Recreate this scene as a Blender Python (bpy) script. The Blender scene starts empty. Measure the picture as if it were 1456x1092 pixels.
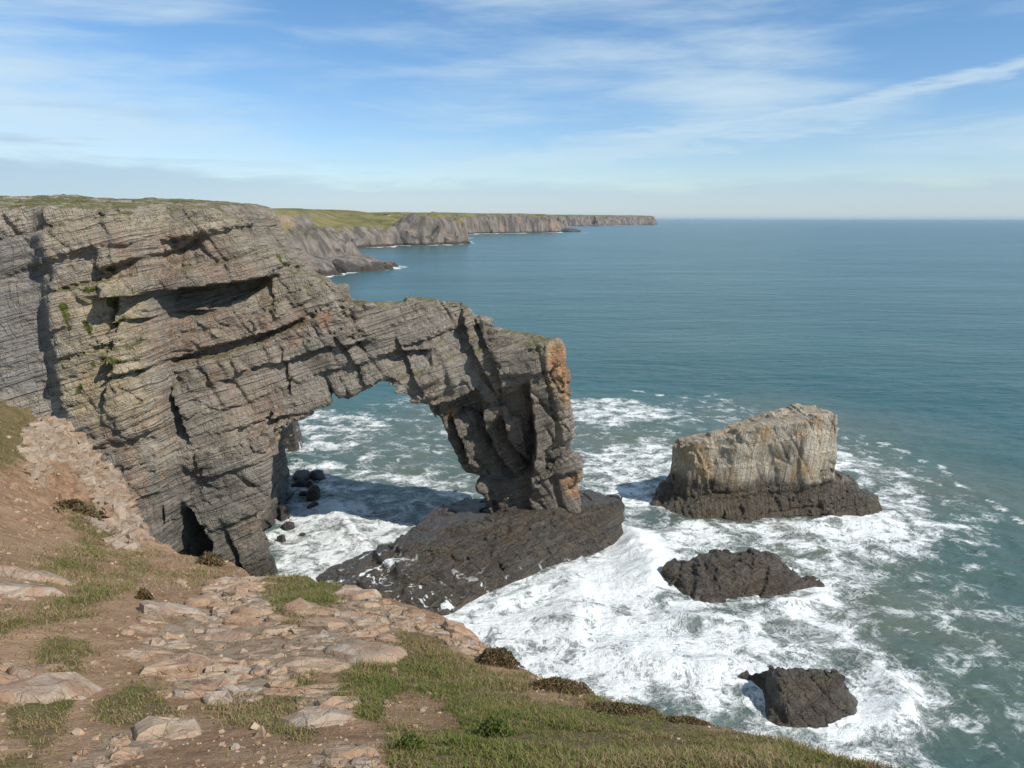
import bpy, bmesh, math, random
import numpy as np
random.seed(7)
RNG = np.random.default_rng(11)
R = math.radians
f32 = np.float32

# ------------------------------------------------------------------ camera, sky, sun
F, CX, CY, CAM_H = 1100.0, 728.0, 546.0, 33.0          # focal length in photo pixels, centre, eye height above the sea
PITCH = math.atan(235.0 / F)
scene = bpy.context.scene
col = scene.collection
cam_d = bpy.data.cameras.new('camera')
cam_d.sensor_width = 36.0
cam_d.lens = F / 1456.0 * 36.0
cam_d.clip_start = 0.1
cam_d.clip_end = 90000.0
cam = bpy.data.objects.new('camera', cam_d)
cam.location = (0, 0, CAM_H)
cam.rotation_euler = (math.pi / 2 - PITCH, 0, 0)
col.objects.link(cam)
scene.camera = cam

SUN_EL, SUN_AZ = R(43), R(122)        # azimuth clockwise from +Y: behind the camera, to the right
sun_d = bpy.data.lights.new('sun', 'SUN')
sun_d.energy = 5.0
sun_d.angle = R(0.53)
sun_d.color = (1.0, 0.945, 0.86)
sun = bpy.data.objects.new('sun', sun_d)
sun.rotation_euler = (math.pi / 2 - SUN_EL, 0, math.pi - SUN_AZ)
col.objects.link(sun)

scene.view_settings.view_transform = 'Standard'
scene.view_settings.look = 'None'
scene.view_settings.gamma = 1.0
scene.view_settings.exposure = 0.1
scene.view_settings.use_curve_mapping = False
scene.cycles.max_bounces = 5
scene.cycles.diffuse_bounces = 2
scene.cycles.glossy_bounces = 2
scene.cycles.volume_bounces = 0
scene.cycles.caustics_reflective = False
scene.cycles.caustics_refractive = False


class NT:
    """small helper to write node trees"""
    def __init__(self, tree):
        self.t = tree
        tree.nodes.clear()

    def n(self, kind, ins=None, **attrs):
        nd = self.t.nodes.new(kind)
        for k, v in attrs.items():
            setattr(nd, k, v)
        for k, v in (ins or {}).items():
            self.put(nd, k, v)
        return nd

    def put(self, nd, k, v):
        s = nd.inputs[k]
        if isinstance(v, bpy.types.NodeSocket):
            self.t.links.new(v, s)
        elif isinstance(v, bpy.types.Node):
            self.t.links.new(v.outputs[0], s)
        else:
            s.default_value = v

    def m(self, op, a, b=0.0, c=None, clamp=False):
        nd = self.n('ShaderNodeMath', operation=op, use_clamp=clamp)
        self.put(nd, 0, a)
        self.put(nd, 1, b)
        if c is not None:
            self.put(nd, 2, c)
        return nd.outputs[0]

    def vm(self, op, a, b=(0, 0, 0), s=None):
        nd = self.n('ShaderNodeVectorMath', operation=op)
        self.put(nd, 0, a)
        self.put(nd, 1, b)
        if s is not None:
            self.put(nd, 3, s)
        return nd.outputs[0]

    def map(self, v, a, b, c=0.0, d=1.0, smooth=True):
        nd = self.n('ShaderNodeMapRange', interpolation_type='SMOOTHSTEP' if smooth else 'LINEAR')
        for k, x in zip((0, 1, 2, 3, 4), (v, a, b, c, d)):
            self.put(nd, k, x)
        return nd.outputs[0]

    def noise(self, vec, scale, detail=4.0, rough=0.55, dist=0.0, out=0, lac=2.0):
        nd = self.n('ShaderNodeTexNoise', {'Vector': vec, 'Scale': scale, 'Detail': detail, 'Roughness': rough,
                                           'Distortion': dist, 'Lacunarity': lac})
        return nd.outputs[out]

    def mix(self, fac, a, b, blend='MIX'):
        nd = self.n('ShaderNodeMix', data_type='RGBA', blend_type=blend)
        self.put(nd, 0, fac)
        for k, x in ((6, a), (7, b)):
            if isinstance(x, tuple) and len(x) == 3:
                x = x + (1.0,)
            self.put(nd, k, x)
        return nd.outputs[2]

    def mapping(self, vec, loc=(0, 0, 0), rot=(0, 0, 0), scale=(1, 1, 1)):
        return self.n('ShaderNodeMapping', {'Vector': vec, 'Location': loc, 'Rotation': rot, 'Scale': scale}).outputs[0]


# --- the world: Nishita daylight sky with thin streaked cirrus and a low grey bank
world = bpy.data.worlds.new('World')
scene.world = world
world.use_nodes = True
w = NT(world.node_tree)
sky = w.n('ShaderNodeTexSky', sky_type='NISHITA', sun_disc=False, sun_elevation=SUN_EL, sun_rotation=SUN_AZ,
          altitude=0.0, air_density=1.0, dust_density=0.1, ozone_density=3.0)
dirv = w.n('ShaderNodeTexCoord').outputs['Generated']
sx = w.n('ShaderNodeSeparateXYZ', {0: dirv})
az = w.m('ARCTAN2', sx.outputs[0], sx.outputs[1])                       # radians, 0 straight ahead
el = w.m('ARCSINE', sx.outputs[2])
uv = w.n('ShaderNodeCombineXYZ', {0: az, 1: el}).outputs[0]
skyc = w.mix(1.0, sky.outputs[0], w.mix(w.map(el, 0.0, 0.5), (.90, .955, 1.10), (.92, 1.02, 1.02)), 'MULTIPLY')
skyc = w.n('ShaderNodeHueSaturation', {'Hue': 0.5, 'Saturation': 1.12, 'Value': 1.0, 'Color': skyc}).outputs[0]
# streaks rising gently to the right
uvr = w.mapping(uv, rot=(0, 0, R(-7)), scale=(2.3, 15.0, 1))
warp = w.n('ShaderNodeTexNoise', {'Vector': uvr, 'Scale': 0.8, 'Detail': 3.0}).outputs[1]
uvw = w.vm('ADD', uvr, w.vm('SCALE', w.vm('SUBTRACT', warp, (0.5, 0.5, 0.5)), s=0.55))
cir = w.noise(uvw, 1.5, 9.0, 0.60, 0.2)
big = w.noise(w.mapping(uv, loc=(1.37, 0.4, 0), scale=(1.6, 4.6, 1)), 1.3, 2.0, 0.5)
leftw = w.map(az, -0.05, -0.62, 0.0, 1.0)                                 # more cloud towards the west
cm = w.m('ADD', w.m('ADD', cir, w.m('MULTIPLY', w.m('SUBTRACT', big, 0.5), 0.9)), w.m('MULTIPLY', leftw, 0.20))
cirrus = w.map(cm, 0.37, 0.86, 0.0, 0.76)
# the long plume across the right
def streak(az0, el0, slope, half, az_a, az_b, amp, curve=0.0):
    dx = w.m('SUBTRACT', az, az0)
    line = w.m('ADD', w.m('ADD', w.m('MULTIPLY', dx, slope), el0), w.m('MULTIPLY', w.m('MULTIPLY', dx, dx), curve))
    wob = w.m('MULTIPLY', w.m('SUBTRACT', w.noise(w.mapping(uv, rot=(0, 0, R(-9)), scale=(6, 40, 1)), 1.6, 7.0, 0.65), 0.5), half * 3.2)
    dd = w.m('ABSOLUTE', w.m('ADD', w.m('SUBTRACT', el, line), wob))
    g = w.map(dd, half, 0.0, 0.0, 1.0)
    e = w.m('MULTIPLY', w.map(az, az_a, az_a + 0.16), w.map(az, az_b, az_b - 0.1))
    return w.m('MULTIPLY', w.m('MULTIPLY', g, e), amp)
st1 = streak(0.36, 0.122, 0.14, 0.013, 0.02, 1.6, 0.62, 0.16)
st2 = streak(0.12, 0.082, 0.13, 0.026, -0.2, 0.5, 0.5)
st3 = streak(0.50, 0.095, 0.05, 0.006, 0.33, 0.7, 0.4)
lo_cut = w.map(el, 0.02, 0.075)
cirrus = w.m('MULTIPLY', w.m('MAXIMUM', cirrus, w.m('MAXIMUM', st1, w.m('MAXIMUM', st2, st3))), lo_cut, clamp=True)
# low grey-blue bank near the horizon, thicker to the left
bnoise = w.noise(w.mapping(uv, scale=(2.2, 16.0, 1)), 2.6, 7.0, 0.6, 0.3)
btop = w.m('ADD', w.m('ADD', 0.046, w.m('MULTIPLY', leftw, 0.022)), w.m('MULTIPLY', w.m('SUBTRACT', bnoise, 0.5), 0.06))
bank = w.m('MULTIPLY', w.map(w.m('SUBTRACT', btop, el), -0.008, 0.014), w.m('ADD', 0.55, w.m('MULTIPLY', leftw, 0.25)))
b2 = w.m('MULTIPLY', w.map(w.noise(w.mapping(uv, loc=(3, 2, 0), scale=(2.0, 20.0, 1)), 1.7, 6.0, 0.55), 0.52, 0.66),
         w.m('MULTIPLY', w.m('MULTIPLY', w.map(el, 0.05, 0.07), w.map(el, 0.135, 0.10)), w.m('MULTIPLY', leftw, 0.62)))
c1 = w.mix(cirrus, skyc, (5.3, 6.5, 7.2))
c2 = w.mix(b2, c1, (3.4, 4.4, 5.4))
c3 = w.mix(bank, c2, (3.45, 4.75, 5.95))
bg = w.n('ShaderNodeBackground', {'Color': c3, 'Strength': 0.115})
w.n('ShaderNodeOutputWorld', {0: bg.outputs[0]})


# ------------------------------------------------------------------ projection helpers (photo pixel -> place)
CP, SP = math.cos(PITCH), math.sin(PITCH)
def at_y(px, py, Y):
    u, v = (px - CX) / F, (py - CY) / F
    dy, dz = CP - v * SP, -SP - v * CP
    t = Y / dy
    return (u * t, Y, CAM_H + dz * t)
def at_z(px, py, Z=0.0):
    u, v = (px - CX) / F, (py - CY) / F
    dy, dz = CP - v * SP, -SP - v * CP
    t = (Z - CAM_H) / dz
    return (u * t, dy * t, Z)
def to_px(x, y, z):
    dz = z - CAM_H
    d = y * CP - dz * SP
    d = np.maximum(d, 0.05)
    up = y * SP + dz * CP
    return CX + F * x / d, CY - F * up / d


# ------------------------------------------------------------------ numpy noise, polygons, meshes
LAT = RNG.random((64, 64, 64)).astype(f32).ravel()
def _h(ix, iy, iz):
    return LAT[(ix & 63) * 4096 + (iy & 63) * 64 + (iz & 63)]
def cellhash(ix, iy, iz, s=0):
    ix = ix.astype(np.int64); iy = iy.astype(np.int64); iz = iz.astype(np.int64)
    k = (ix * 73856093 + s * 7919) ^ (iy * 19349663) ^ (iz * 83492791)
    return LAT[(k ^ (k >> 11)) & 262143]
def vn(x, y, z):
    """value noise, 0..1"""
    x = np.asarray(x, f32); y = np.asarray(y, f32) + f32(0) * x; z = np.asarray(z, f32) + f32(0) * x
    fx, fy, fz = np.floor(x), np.floor(y), np.floor(z)
    ix, iy, iz = fx.astype(np.int32), fy.astype(np.int32), fz.astype(np.int32)
    x = x - fx; y = y - fy; z = z - fz
    x = x * x * (3 - 2 * x); y = y * y * (3 - 2 * y); z = z * z * (3 - 2 * z)
    a = _h(ix, iy, iz) * (1 - x) + _h(ix + 1, iy, iz) * x
    b = _h(ix, iy + 1, iz) * (1 - x) + _h(ix + 1, iy + 1, iz) * x
    c = _h(ix, iy, iz + 1) * (1 - x) + _h(ix + 1, iy, iz + 1) * x
    d = _h(ix, iy + 1, iz + 1) * (1 - x) + _h(ix + 1, iy + 1, iz + 1) * x
    a = a * (1 - y) + b * y
    c = c * (1 - y) + d * y
    return a * (1 - z) + c * z
def fbm(x, y, z, s, octv=4, gain=0.5, off=0.0):
    """-1..1"""
    t, a, n = 0.0, 1.0, 0.0
    for i in range(octv):
        k = s * (2.03 ** i)
        t = t + a * (vn(x * k + 17.3 * i + off, y * k + 5.1 * i, z * k + 9.7 * i) * 2 - 1)
        n += a
        a *= gain
    return t / n
def sstep(a, b, x):
    t = np.clip((x - a) / (b - a), 0, 1)
    return t * t * (3 - 2 * t)
def smax(a, b, k):
    h = np.clip(0.5 + 0.5 * (a - b) / k, 0, 1)
    return b * (1 - h) + a * h + k * h * (1 - h)
def poly_sd(x, y, P):
    """signed distance to a closed polygon, negative inside"""
    sh = x.shape
    x = x.ravel().astype(f32); y = y.ravel().astype(f32)
    d = np.full(x.shape, 1e18, f32); ins = np.zeros(x.shape, bool)
    P = np.asarray(P, float); n = len(P)
    for i in range(n):
        ax, ay = P[i]; bx, by = P[(i + 1) % n]
        ex, ey = bx - ax, by - ay
        L = ex * ex + ey * ey + 1e-12
        t = np.clip(((x - ax) * ex + (y - ay) * ey) / L, 0, 1)
        d = np.minimum(d, (x - ax - ex * t) ** 2 + (y - ay - ey * t) ** 2)
        if ay != by:
            c = (ay > y) != (by > y)
            ins ^= c & (x < (bx - ax) * (y - ay) / (by - ay) + ax)
    d = np.sqrt(d)
    return np.where(ins, -d, d).reshape(sh)
def line_sd(x, y, P):
    """distance to an open polyline, side (+ left of travel) and the position along it 0..1"""
    P = np.asarray(P, float)
    seg = np.hypot(*(P[1:] - P[:-1]).T); tot = seg.sum(); acc = 0.0
    best = np.full(x.shape, 1e18, f32); side = np.zeros(x.shape, f32); pos = np.zeros(x.shape, f32)
    for i in range(len(P) - 1):
        ax, ay = P[i]; ex, ey = P[i + 1] - P[i]
        L = ex * ex + ey * ey
        tr = ((x - ax) * ex + (y - ay) * ey) / L
        t = np.clip(tr, 0, 1)
        d = (x - ax - ex * t) ** 2 + (y - ay - ey * t) ** 2
        m = d < best
        best = np.where(m, d, best)
        side = np.where(m, np.sign(ex * (y - ay) - ey * (x - ax)), side)
        pos = np.where(m, (acc + t * seg[i]) / tot, pos)
        acc += seg[i]
    return np.sqrt(best), side, pos
def tps(pts):
    """thin-plate spline z(x, y) through control points"""
    P = np.asarray(pts, float); n = len(P)
    r2 = ((P[:, None, :2] - P[None, :, :2]) ** 2).sum(-1)
    K = 0.5 * r2 * np.log(r2 + 1e-9) + np.eye(n) * 0.3
    A = np.zeros((n + 3, n + 3)); A[:n, :n] = K
    A[:n, n] = 1; A[:n, n + 1:] = P[:, :2]
    A[n, :n] = 1; A[n + 1:, :n] = P[:, :2].T
    wts = np.linalg.solve(A, np.r_[P[:, 2], 0, 0, 0])
    def fn(x, y):
        o = wts[n] + wts[n + 1] * x + wts[n + 2] * y
        for i in range(n):
            q = (x - P[i, 0]) ** 2 + (y - P[i, 1]) ** 2
            o = o + wts[i] * 0.5 * q * np.log(q + 1e-9)
        return o
    return fn

def add_mesh(name, V, Q, mat=None, parent=None, attrs=None, smooth=False):
    """V (n,3), Q (m,k) equal-sided faces -> one mesh object"""
    me = bpy.data.meshes.new(name)
    V = np.ascontiguousarray(V, f32); Q = np.ascontiguousarray(Q, np.int32)
    k = Q.shape[1]
    me.vertices.add(len(V)); me.vertices.foreach_set('co', V.ravel())
    me.loops.add(Q.size); me.loops.foreach_set('vertex_index', Q.ravel())
    me.polygons.add(len(Q))
    me.polygons.foreach_set('loop_start', np.arange(0, Q.size, k, dtype=np.int32))
    me.polygons.foreach_set('use_smooth', np.full(len(Q), smooth, bool))
    for an, av in (attrs or {}).items():
        a = me.attributes.new(an, 'FLOAT', 'POINT')
        a.data.foreach_set('value', np.ascontiguousarray(av, f32).ravel())
    me.update(calc_edges=True)
    if mat:
        me.materials.append(mat)
    return link(name, me, parent)
def link(name, me, parent=None):
    o = bpy.data.objects.new(name, me)
    col.objects.link(o)
    if parent:
        o.parent = parent
    return o
def tag(o, label=None, cat=None, group=None, kind=None):
    if label: o['label'] = label
    if cat: o['category'] = cat
    if group: o['group'] = group
    if kind: o['kind'] = kind
    return o
def grid_quads(nr, nc):
    i = np.arange(nr * nc).reshape(nr, nc)
    return np.stack([i[:-1, :-1], i[:-1, 1:], i[1:, 1:], i[1:, :-1]], -1).reshape(-1, 4)

def surface_nets(fv, org, h):
    """iso-surface of a sampled field (negative inside) as quads"""
    s = fv < 0
    c = np.zeros(tuple(n - 1 for n in fv.shape), np.int8)
    nx, ny, nz = c.shape
    sl = lambda d, n: slice(d, d + n)
    for dx in (0, 1):
        for dy in (0, 1):
            for dz in (0, 1):
                c += s[sl(dx, nx), sl(dy, ny), sl(dz, nz)]
    I = np.argwhere((c > 0) & (c < 8))
    vid = np.full(c.shape, -1, np.int32); vid[I[:, 0], I[:, 1], I[:, 2]] = np.arange(len(I))
    acc = np.zeros((len(I), 3), f32); cnt = np.zeros(len(I), f32)
    corners = [(a, b, d) for a in (0, 1) for b in (0, 1) for d in (0, 1)]
    vals = {k: fv[I[:, 0] + k[0], I[:, 1] + k[1], I[:, 2] + k[2]] for k in corners}
    for k in corners:
        for ax in range(3):
            if k[ax] == 0:
                q = list(k); q[ax] = 1; q = tuple(q)
                a, b = vals[k], vals[q]
                m = (a < 0) != (b < 0)
                t = np.where(m, a / np.where(m, a - b, 1), 0)
                p = np.zeros((len(I), 3), f32) + np.array(k, f32)
                p[:, ax] = t
                acc += p * m[:, None]; cnt += m
    V = (I + acc / cnt[:, None]) * h + np.asarray(org)
    Q = []
    for ax in range(3):
        a1, a2 = (ax + 1) % 3, (ax + 2) % 3
        n = list(fv.shape); n[ax] -= 1
        lo = [slice(None)] * 3; hi = [slice(None)] * 3
        lo[ax] = slice(0, -1); hi[ax] = slice(1, None)
        A, B = s[tuple(lo)], s[tuple(hi)]
        E = np.argwhere(A != B)
        ok = (E[:, a1] > 0) & (E[:, a2] > 0) & (E[:, a1] < fv.shape[a1] - 1) & (E[:, a2] < fv.shape[a2] - 1)
        E = E[ok]
        flip = A[E[:, 0], E[:, 1], E[:, 2]]
        def cell(d1, d2):
            e = E.copy(); e[:, a1] -= d1; e[:, a2] -= d2
            return vid[e[:, 0], e[:, 1], e[:, 2]]
        q = np.stack([cell(1, 1), cell(0, 1), cell(0, 0), cell(1, 0)], 1)
        q[~flip] = q[~flip][:, ::-1]
        Q.append(q)
    return V, np.concatenate(Q)
def largest_piece(V, Q, keep=0.02):
    """drop crumbs that float free of the rock"""
    lab = np.arange(len(V))
    e = np.concatenate([Q[:, [0, 1]], Q[:, [1, 2]], Q[:, [2, 3]], Q[:, [3, 0]]])
    for _ in range(400):
        new = lab.copy()
        mn = np.minimum(new[e[:, 0]], new[e[:, 1]])
        np.minimum.at(new, e[:, 0], mn); np.minimum.at(new, e[:, 1], mn)
        new = new[new]; new = new[new]
        if (new == lab).all():
            break
        lab = new
    u, inv, ct = np.unique(lab, return_inverse=True, return_counts=True)
    good = (ct >= keep * len(V))[inv]
    Q = Q[good[Q[:, 0]]]
    idx = np.full(len(V), -1); idx[good] = np.arange(good.sum())
    return V[good], idx[Q]

def rock_relief(X, Y, Z, dip=0.27, amp=1.0, seed=0, scales=((2.6, 4.2, .75), (1.05, 1.7, .42), (.42, .8, .17)), tilt=0.25, amp_crack=1.0):
    """bedded, jointed limestone: blocks standing proud or eroded back along dipping beds"""
    cd, sd = math.cos(dip), math.sin(dip)
    wv = fbm(X, Y, Z, 0.09, 2, off=seed * 3.3)
    w2 = fbm(X, Y, Z, 0.45, 2, off=seed * 1.7 + 40)
    b = Z * cd - X * sd + 1.6 * wv + 0.22 * w2
    a = X * cd + Z * sd + 0.9 * fbm(X, Y, Z, 0.22, 2, off=seed + 80) + tilt * b
    c = Y + 0.9 * fbm(X, Y, Z, 0.22, 2, off=seed + 120)
    d = 0.9 * fbm(X, Y, Z, 0.16, 3, off=seed + 7) - 0.10
    broken = sstep(.30, .68, vn(X * .21 + seed, Y * .21, Z * .21 + 3))           # 0 smooth faces, 1 shattered
    for k, (T, W, am) in enumerate(scales):
        q = am * ((.75 + .25 * broken) if k == 0 else (.22 + .78 * broken))
        jb = b / T + 0.45 * vn(b * .31 / T + seed, a * .05, c * .05)
        lb = np.floor(jb)
        off = cellhash(lb, lb * 0 + k, lb * 0 + seed, 5) * 9
        wv_ = W * (.6 + .9 * cellhash(lb, lb * 0 + 7, lb * 0 + seed, 31 + k))
        fa = a / wv_ + off + .22 * (vn(b * .8 / T, a * .3, c * .3 + seed) - .5) * 2
        la, lc = np.floor(fa), np.floor(c / wv_ + off * 1.7)
        d = d + q * (cellhash(la, lb, lc, 11 + k + seed) - 0.5)
        d = d + am * (1.0, .85, .7)[min(k, 2)] * (cellhash(lb, lb * 0 + 3, lb * 0 + seed, 21 + k) - 0.5)
        fb = jb - lb
        gb = cellhash(lb, lb * 0 + 9, lb * 0 + seed, 41 + k)                      # only some joints gape
        d = d + q * 0.9 * gb * gb * np.clip(1 - fb / 0.12, 0, 1)
        fa = fa - la
        ga_ = cellhash(la, lb, lc * 0, 51 + k + seed)
        d = d + q * 0.9 * ga_ ** 3 * np.clip(1 - fa / 0.12, 0, 1)
    rdg = np.abs(fbm(X + .6 * Z, Y, Z * .45, .34, 2, off=seed + 200))
    d = d + .30 * amp_crack * sstep(.08, 0, rdg)
    d = d + (0.10 + .14 * broken) * fbm(X, Y, Z, 1.1, 2, off=seed + 60)
    return d * amp

def sdf_rock(base, lo, hi, h, relief, band=2.4, extra=None):
    ax = [np.arange(l, u + h, h, dtype=f32) for l, u in zip(lo, hi)]
    X, Y, Z = np.meshgrid(*ax, indexing='ij')
    d = base(X, Y, Z).astype(f32)
    m = np.abs(d) < band
    d[m] += relief(X[m], Y[m], Z[m])
    return surface_nets(d, lo, h)


# ------------------------------------------------------------------ materials
def new_mat(name):
    m = bpy.data.materials.new(name)
    m.use_nodes = True
    return m, NT(m.node_tree)
def finish(t, **ins):
    p = t.n('ShaderNodeBsdfPrincipled', {k.replace('_', ' '): v for k, v in ins.items()})
    t.n('ShaderNodeOutputMaterial', {0: p.outputs[0]})
    return p

def rock_material(name, pale=(.40, .365, .31), mid=(.25, .225, .19), dark=(.115, .105, .09), stain=(.42, .23, .10),
                  stain_amt=0.5, tide=4.0, tide_soft=1.6, wet=(.040, .033, .026), dip=0.27, green=0.0, pink=0.35,
                  foam_z=None, bump=1.0, warm_x=None, zones=False, stain_lo=.55):
    m, t = new_mat(name)
    geo = t.n('ShaderNodeNewGeometry')
    P = geo.outputs['Position']
    sp = t.n('ShaderNodeSeparateXYZ', {0: P})
    x, y, z = sp.outputs
    Pd = t.mapping(P, rot=(0, dip, 0))                    # beds lie level in this frame
    beds = t.noise(t.mapping(Pd, scale=(.10, .10, 1.6)), 1.0, 5.0, 0.62, 0.6)
    fine = t.noise(t.mapping(Pd, scale=(.6, .6, 5.0)), 1.0, 4.0, 0.65, 0.4)
    blot = t.noise(P, 0.33, 6.0, 0.62, 0.5)
    speck = t.noise(P, 2.8, 5.0, 0.7)
    streakn = t.noise(t.mapping(P, scale=(1.1, 1.1, .13)), 1.0, 4.0, 0.6, 0.3)
    c = t.mix(t.map(beds, .36, .64), mid, pale)
    c = t.mix(t.map(blot, .42, .66, 0, .75), c, pale)
    c = t.mix(t.map(blot, .46, .30, 0, .65), c, dark)
    c = t.mix(t.map(fine, .50, .34, 0, .3), c, dark)
    c = t.mix(t.m('MULTIPLY', t.map(streakn, .52, .72), pink), c, (.33, .205, .135))
    st = t.map(t.noise(t.mapping(P, scale=(.34, .34, .16)), 1.0, 4.0, 0.6, 0.8), stain_lo, stain_lo + .15, 0, stain_amt)
    c = t.mix(st, c, stain)
    if warm_x is not None:                                 # iron-stained end of the arch
        ws = t.map(t.m('ADD', x, t.m('MULTIPLY', t.m('SUBTRACT', blot, .5), 2.5)), warm_x[0], warm_x[1])
        ws = t.m('MULTIPLY', ws, t.map(t.m('ADD', z, t.m('MULTIPLY', t.m('SUBTRACT', speck, .5), 5.)), warm_x[2], warm_x[2] + 3.0, 0.25, 1.0))
        c = t.mix(t.m('MULTIPLY', ws, .8), c, t.mix(t.map(streakn, .4, .6), (.50, .30, .13), (.40, .20, .10)))
    if zones:                                              # broad tracts of differently weathered rock; dark also paints shade of overhang and leg
        za = lambda k: t.n('ShaderNodeAttribute', attribute_name=k).outputs['Fac']
        c = t.mix(t.m('MULTIPLY', za('grey'), t.map(blot, .3, .6, .45, .85)), c, t.mix(t.map(streakn, .35, .65), (.20, .188, .172), (.275, .258, .235)))
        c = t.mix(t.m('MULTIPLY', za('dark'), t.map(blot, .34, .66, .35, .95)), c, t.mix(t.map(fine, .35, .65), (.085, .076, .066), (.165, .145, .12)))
        c = t.mix(t.m('MULTIPLY', za('ochre'), t.map(blot, .34, .62, .25, .85)), c, t.mix(t.map(streakn, .35, .65), (.37, .285, .165), (.42, .36, .25)))
        c = t.mix(t.m('MULTIPLY', za('pink'), t.map(streakn, .36, .62, .15, .85)), c, t.mix(t.map(blot, .35, .65), (.26, .165, .115), (.34, .25, .185)))
        c = t.mix(t.m('MULTIPLY', za('orange'), t.map(blot, .25, .55, .6, .95)), c, t.mix(t.map(streakn, .38, .6), (.49, .32, .16), (.42, .23, .13)))
        c = t.mix(t.map(t.m('ADD', za('moss'), t.m('MULTIPLY', t.m('SUBTRACT', speck, .5), .8)), .45, .7), c, t.mix(t.map(speck, .35, .65), (.07, .085, .016), (.13, .135, .03)))
    c = t.mix(t.map(speck, .60, .74, 0, .5), c, (.52, .49, .43))       # lichen flecks
    c = t.mix(t.map(speck, .42, .30, 0, .45), c, dark)
    # black lichen and weed up to the splash line
    wn = t.m('ADD', z, t.m('MULTIPLY', t.m('SUBTRACT', blot, .5), 3.5))
    wetf = t.map(wn, tide + tide_soft, tide - tide_soft)
    wc = t.mix(t.map(speck, .35, .65), wet, tuple(v * 2.0 for v in wet))
    wc = t.mix(t.map(blot, .50, .62, 0, .6), wc, (.085, .062, .034))
    c = t.mix(t.m('MULTIPLY', wetf, .95), c, wc)
    if green > 0:                                          # turf and ivy on ledges
        nz = t.n('ShaderNodeSeparateXYZ', {0: geo.outputs['Normal']}).outputs[2]
        gn = t.noise(P, 0.5, 5.0, .6)
        gm = t.m('MULTIPLY', t.map(t.m('ADD', nz, t.m('MULTIPLY', t.m('SUBTRACT', gn, .5), 1.6)), .72, 1.0), green)
        gm = t.m('MULTIPLY', gm, t.map(z, 12.0, 17.0))
        c = t.mix(gm, c, t.mix(t.map(speck, .35, .65), (.095, .10, .024), (.17, .155, .055)))
    rough = t.map(t.m('ADD', wetf, t.m('MULTIPLY', t.m('SUBTRACT', speck, .5), .5)), 0, 1, .92, .40)
    if foam_z is not None:                                 # white water running off the shelf
        fo = t.map(t.noise(t.mapping(P, scale=(.5, .5, .35)), 1.0, 6.0, .68, 1.2), .565, .61)
        fo = t.m('MULTIPLY', fo, t.map(t.m('ADD', z, t.m('MULTIPLY', x, foam_z[1])), foam_z[0], foam_z[0] - 1.2))
        c = t.mix(fo, c, (.85, .88, .87))
    hb = t.m('ADD', t.m('MULTIPLY', speck, 1.0), t.m('MULTIPLY', fine, .26))
    zb = t.n('ShaderNodeSeparateXYZ', {0: Pd}).outputs[2]
    zb = t.m('ADD', zb, t.m('MULTIPLY', t.m('SUBTRACT', blot, .5), 1.4))
    bn = t.n('ShaderNodeTexNoise', {'W': zb, 'Scale': 1.7, 'Detail': 4.0, 'Roughness': .8}, noise_dimensions='1D').outputs[0]
    jn = t.noise(t.mapping(Pd, scale=(.9, .9, .22)), 1.0, 3.0, .6, .5)
    joint = t.map(t.m('ABSOLUTE', t.m('SUBTRACT', jn, .5)), 0, .025, -.35, 0)
    hb = t.m('ADD', t.m('ADD', hb, joint), t.m('MULTIPLY', bn, t.map(beds, .35, .65, .5, 2.2)))
    bp = t.n('ShaderNodeBump', {'Strength': 1.0, 'Distance': .34 * bump, 'Height': hb})
    finish(t, Base_Color=c, Roughness=rough, Normal=bp.outputs[0], Specular_IOR_Level=t.map(wetf, 0, 1, .2, .5))
    return m

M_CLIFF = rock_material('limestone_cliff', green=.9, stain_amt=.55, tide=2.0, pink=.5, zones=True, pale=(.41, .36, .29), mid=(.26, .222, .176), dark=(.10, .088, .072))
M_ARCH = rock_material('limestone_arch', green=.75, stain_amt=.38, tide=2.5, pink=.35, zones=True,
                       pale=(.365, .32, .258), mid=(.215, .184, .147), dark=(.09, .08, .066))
M_STACK = rock_material('limestone_stack', pale=(.56, .50, .40), mid=(.37, .32, .24), tide=4.1, tide_soft=.9, stain_amt=.65,
                        stain=(.42, .265, .125), wet=(.058, .046, .033), pink=.5, dip=1.42, stain_lo=.47)
M_SHELF = rock_material('wet_shelf_rock', tide=12, wet=(.038, .032, .025), foam_z=(1.5, .11), bump=.8)
M_REEF = rock_material('dark_reef_rock', tide=12, wet=(.048, .038, .028), foam_z=(.5, 0.0))
M_BOULDER = rock_material('wet_boulder_rock', tide=12, wet=(.034, .030, .026))

# ------------------------------------------------------------------ the cliff and the rock arch: one field, cut where the pier begins
YA = 72.0
def XZ(px, py, Y=YA):
    p = at_y(px, py, Y); return (p[0], p[2])
SIL = [(-260, 255), (288, 289), (320, 296), (352, 314), (372, 336), (385, 343), (397, 356), (413, 378), (430, 388), (451, 391), (478, 412),
       (508, 429), (555, 440), (590, 437), (628, 439), (669, 449), (707, 463), (748, 478), (778, 488), (797, 491), (807, 500),
       (806, 526), (807, 560), (805, 575), (812, 594), (818, 613), (818, 662), (824, 677), (827, 701), (826, 716), (826, 750), (700, 750), (700, 722),
       (686, 710), (684, 699), (673, 693), (662, 684), (650, 665), (639, 647), (637, 630), (628, 617), (617, 601), (605, 583),
       (590, 579), (575, 562), (555, 549), (538, 549), (519, 558), (493, 568), (463, 573), (436, 585), (418, 590), (406, 594),
       (401, 613), (399, 650), (404, 673), (397, 699), (394, 717), (399, 748), (405, 776), (411, 806), (414, 850), (-260, 850)]
SILW = [XZ(*p) for p in SIL]
SILW[-1] = (SILW[-1][0], -3.0); SILW[-2] = (SILW[-2][0] + .4, -3.0)

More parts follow.
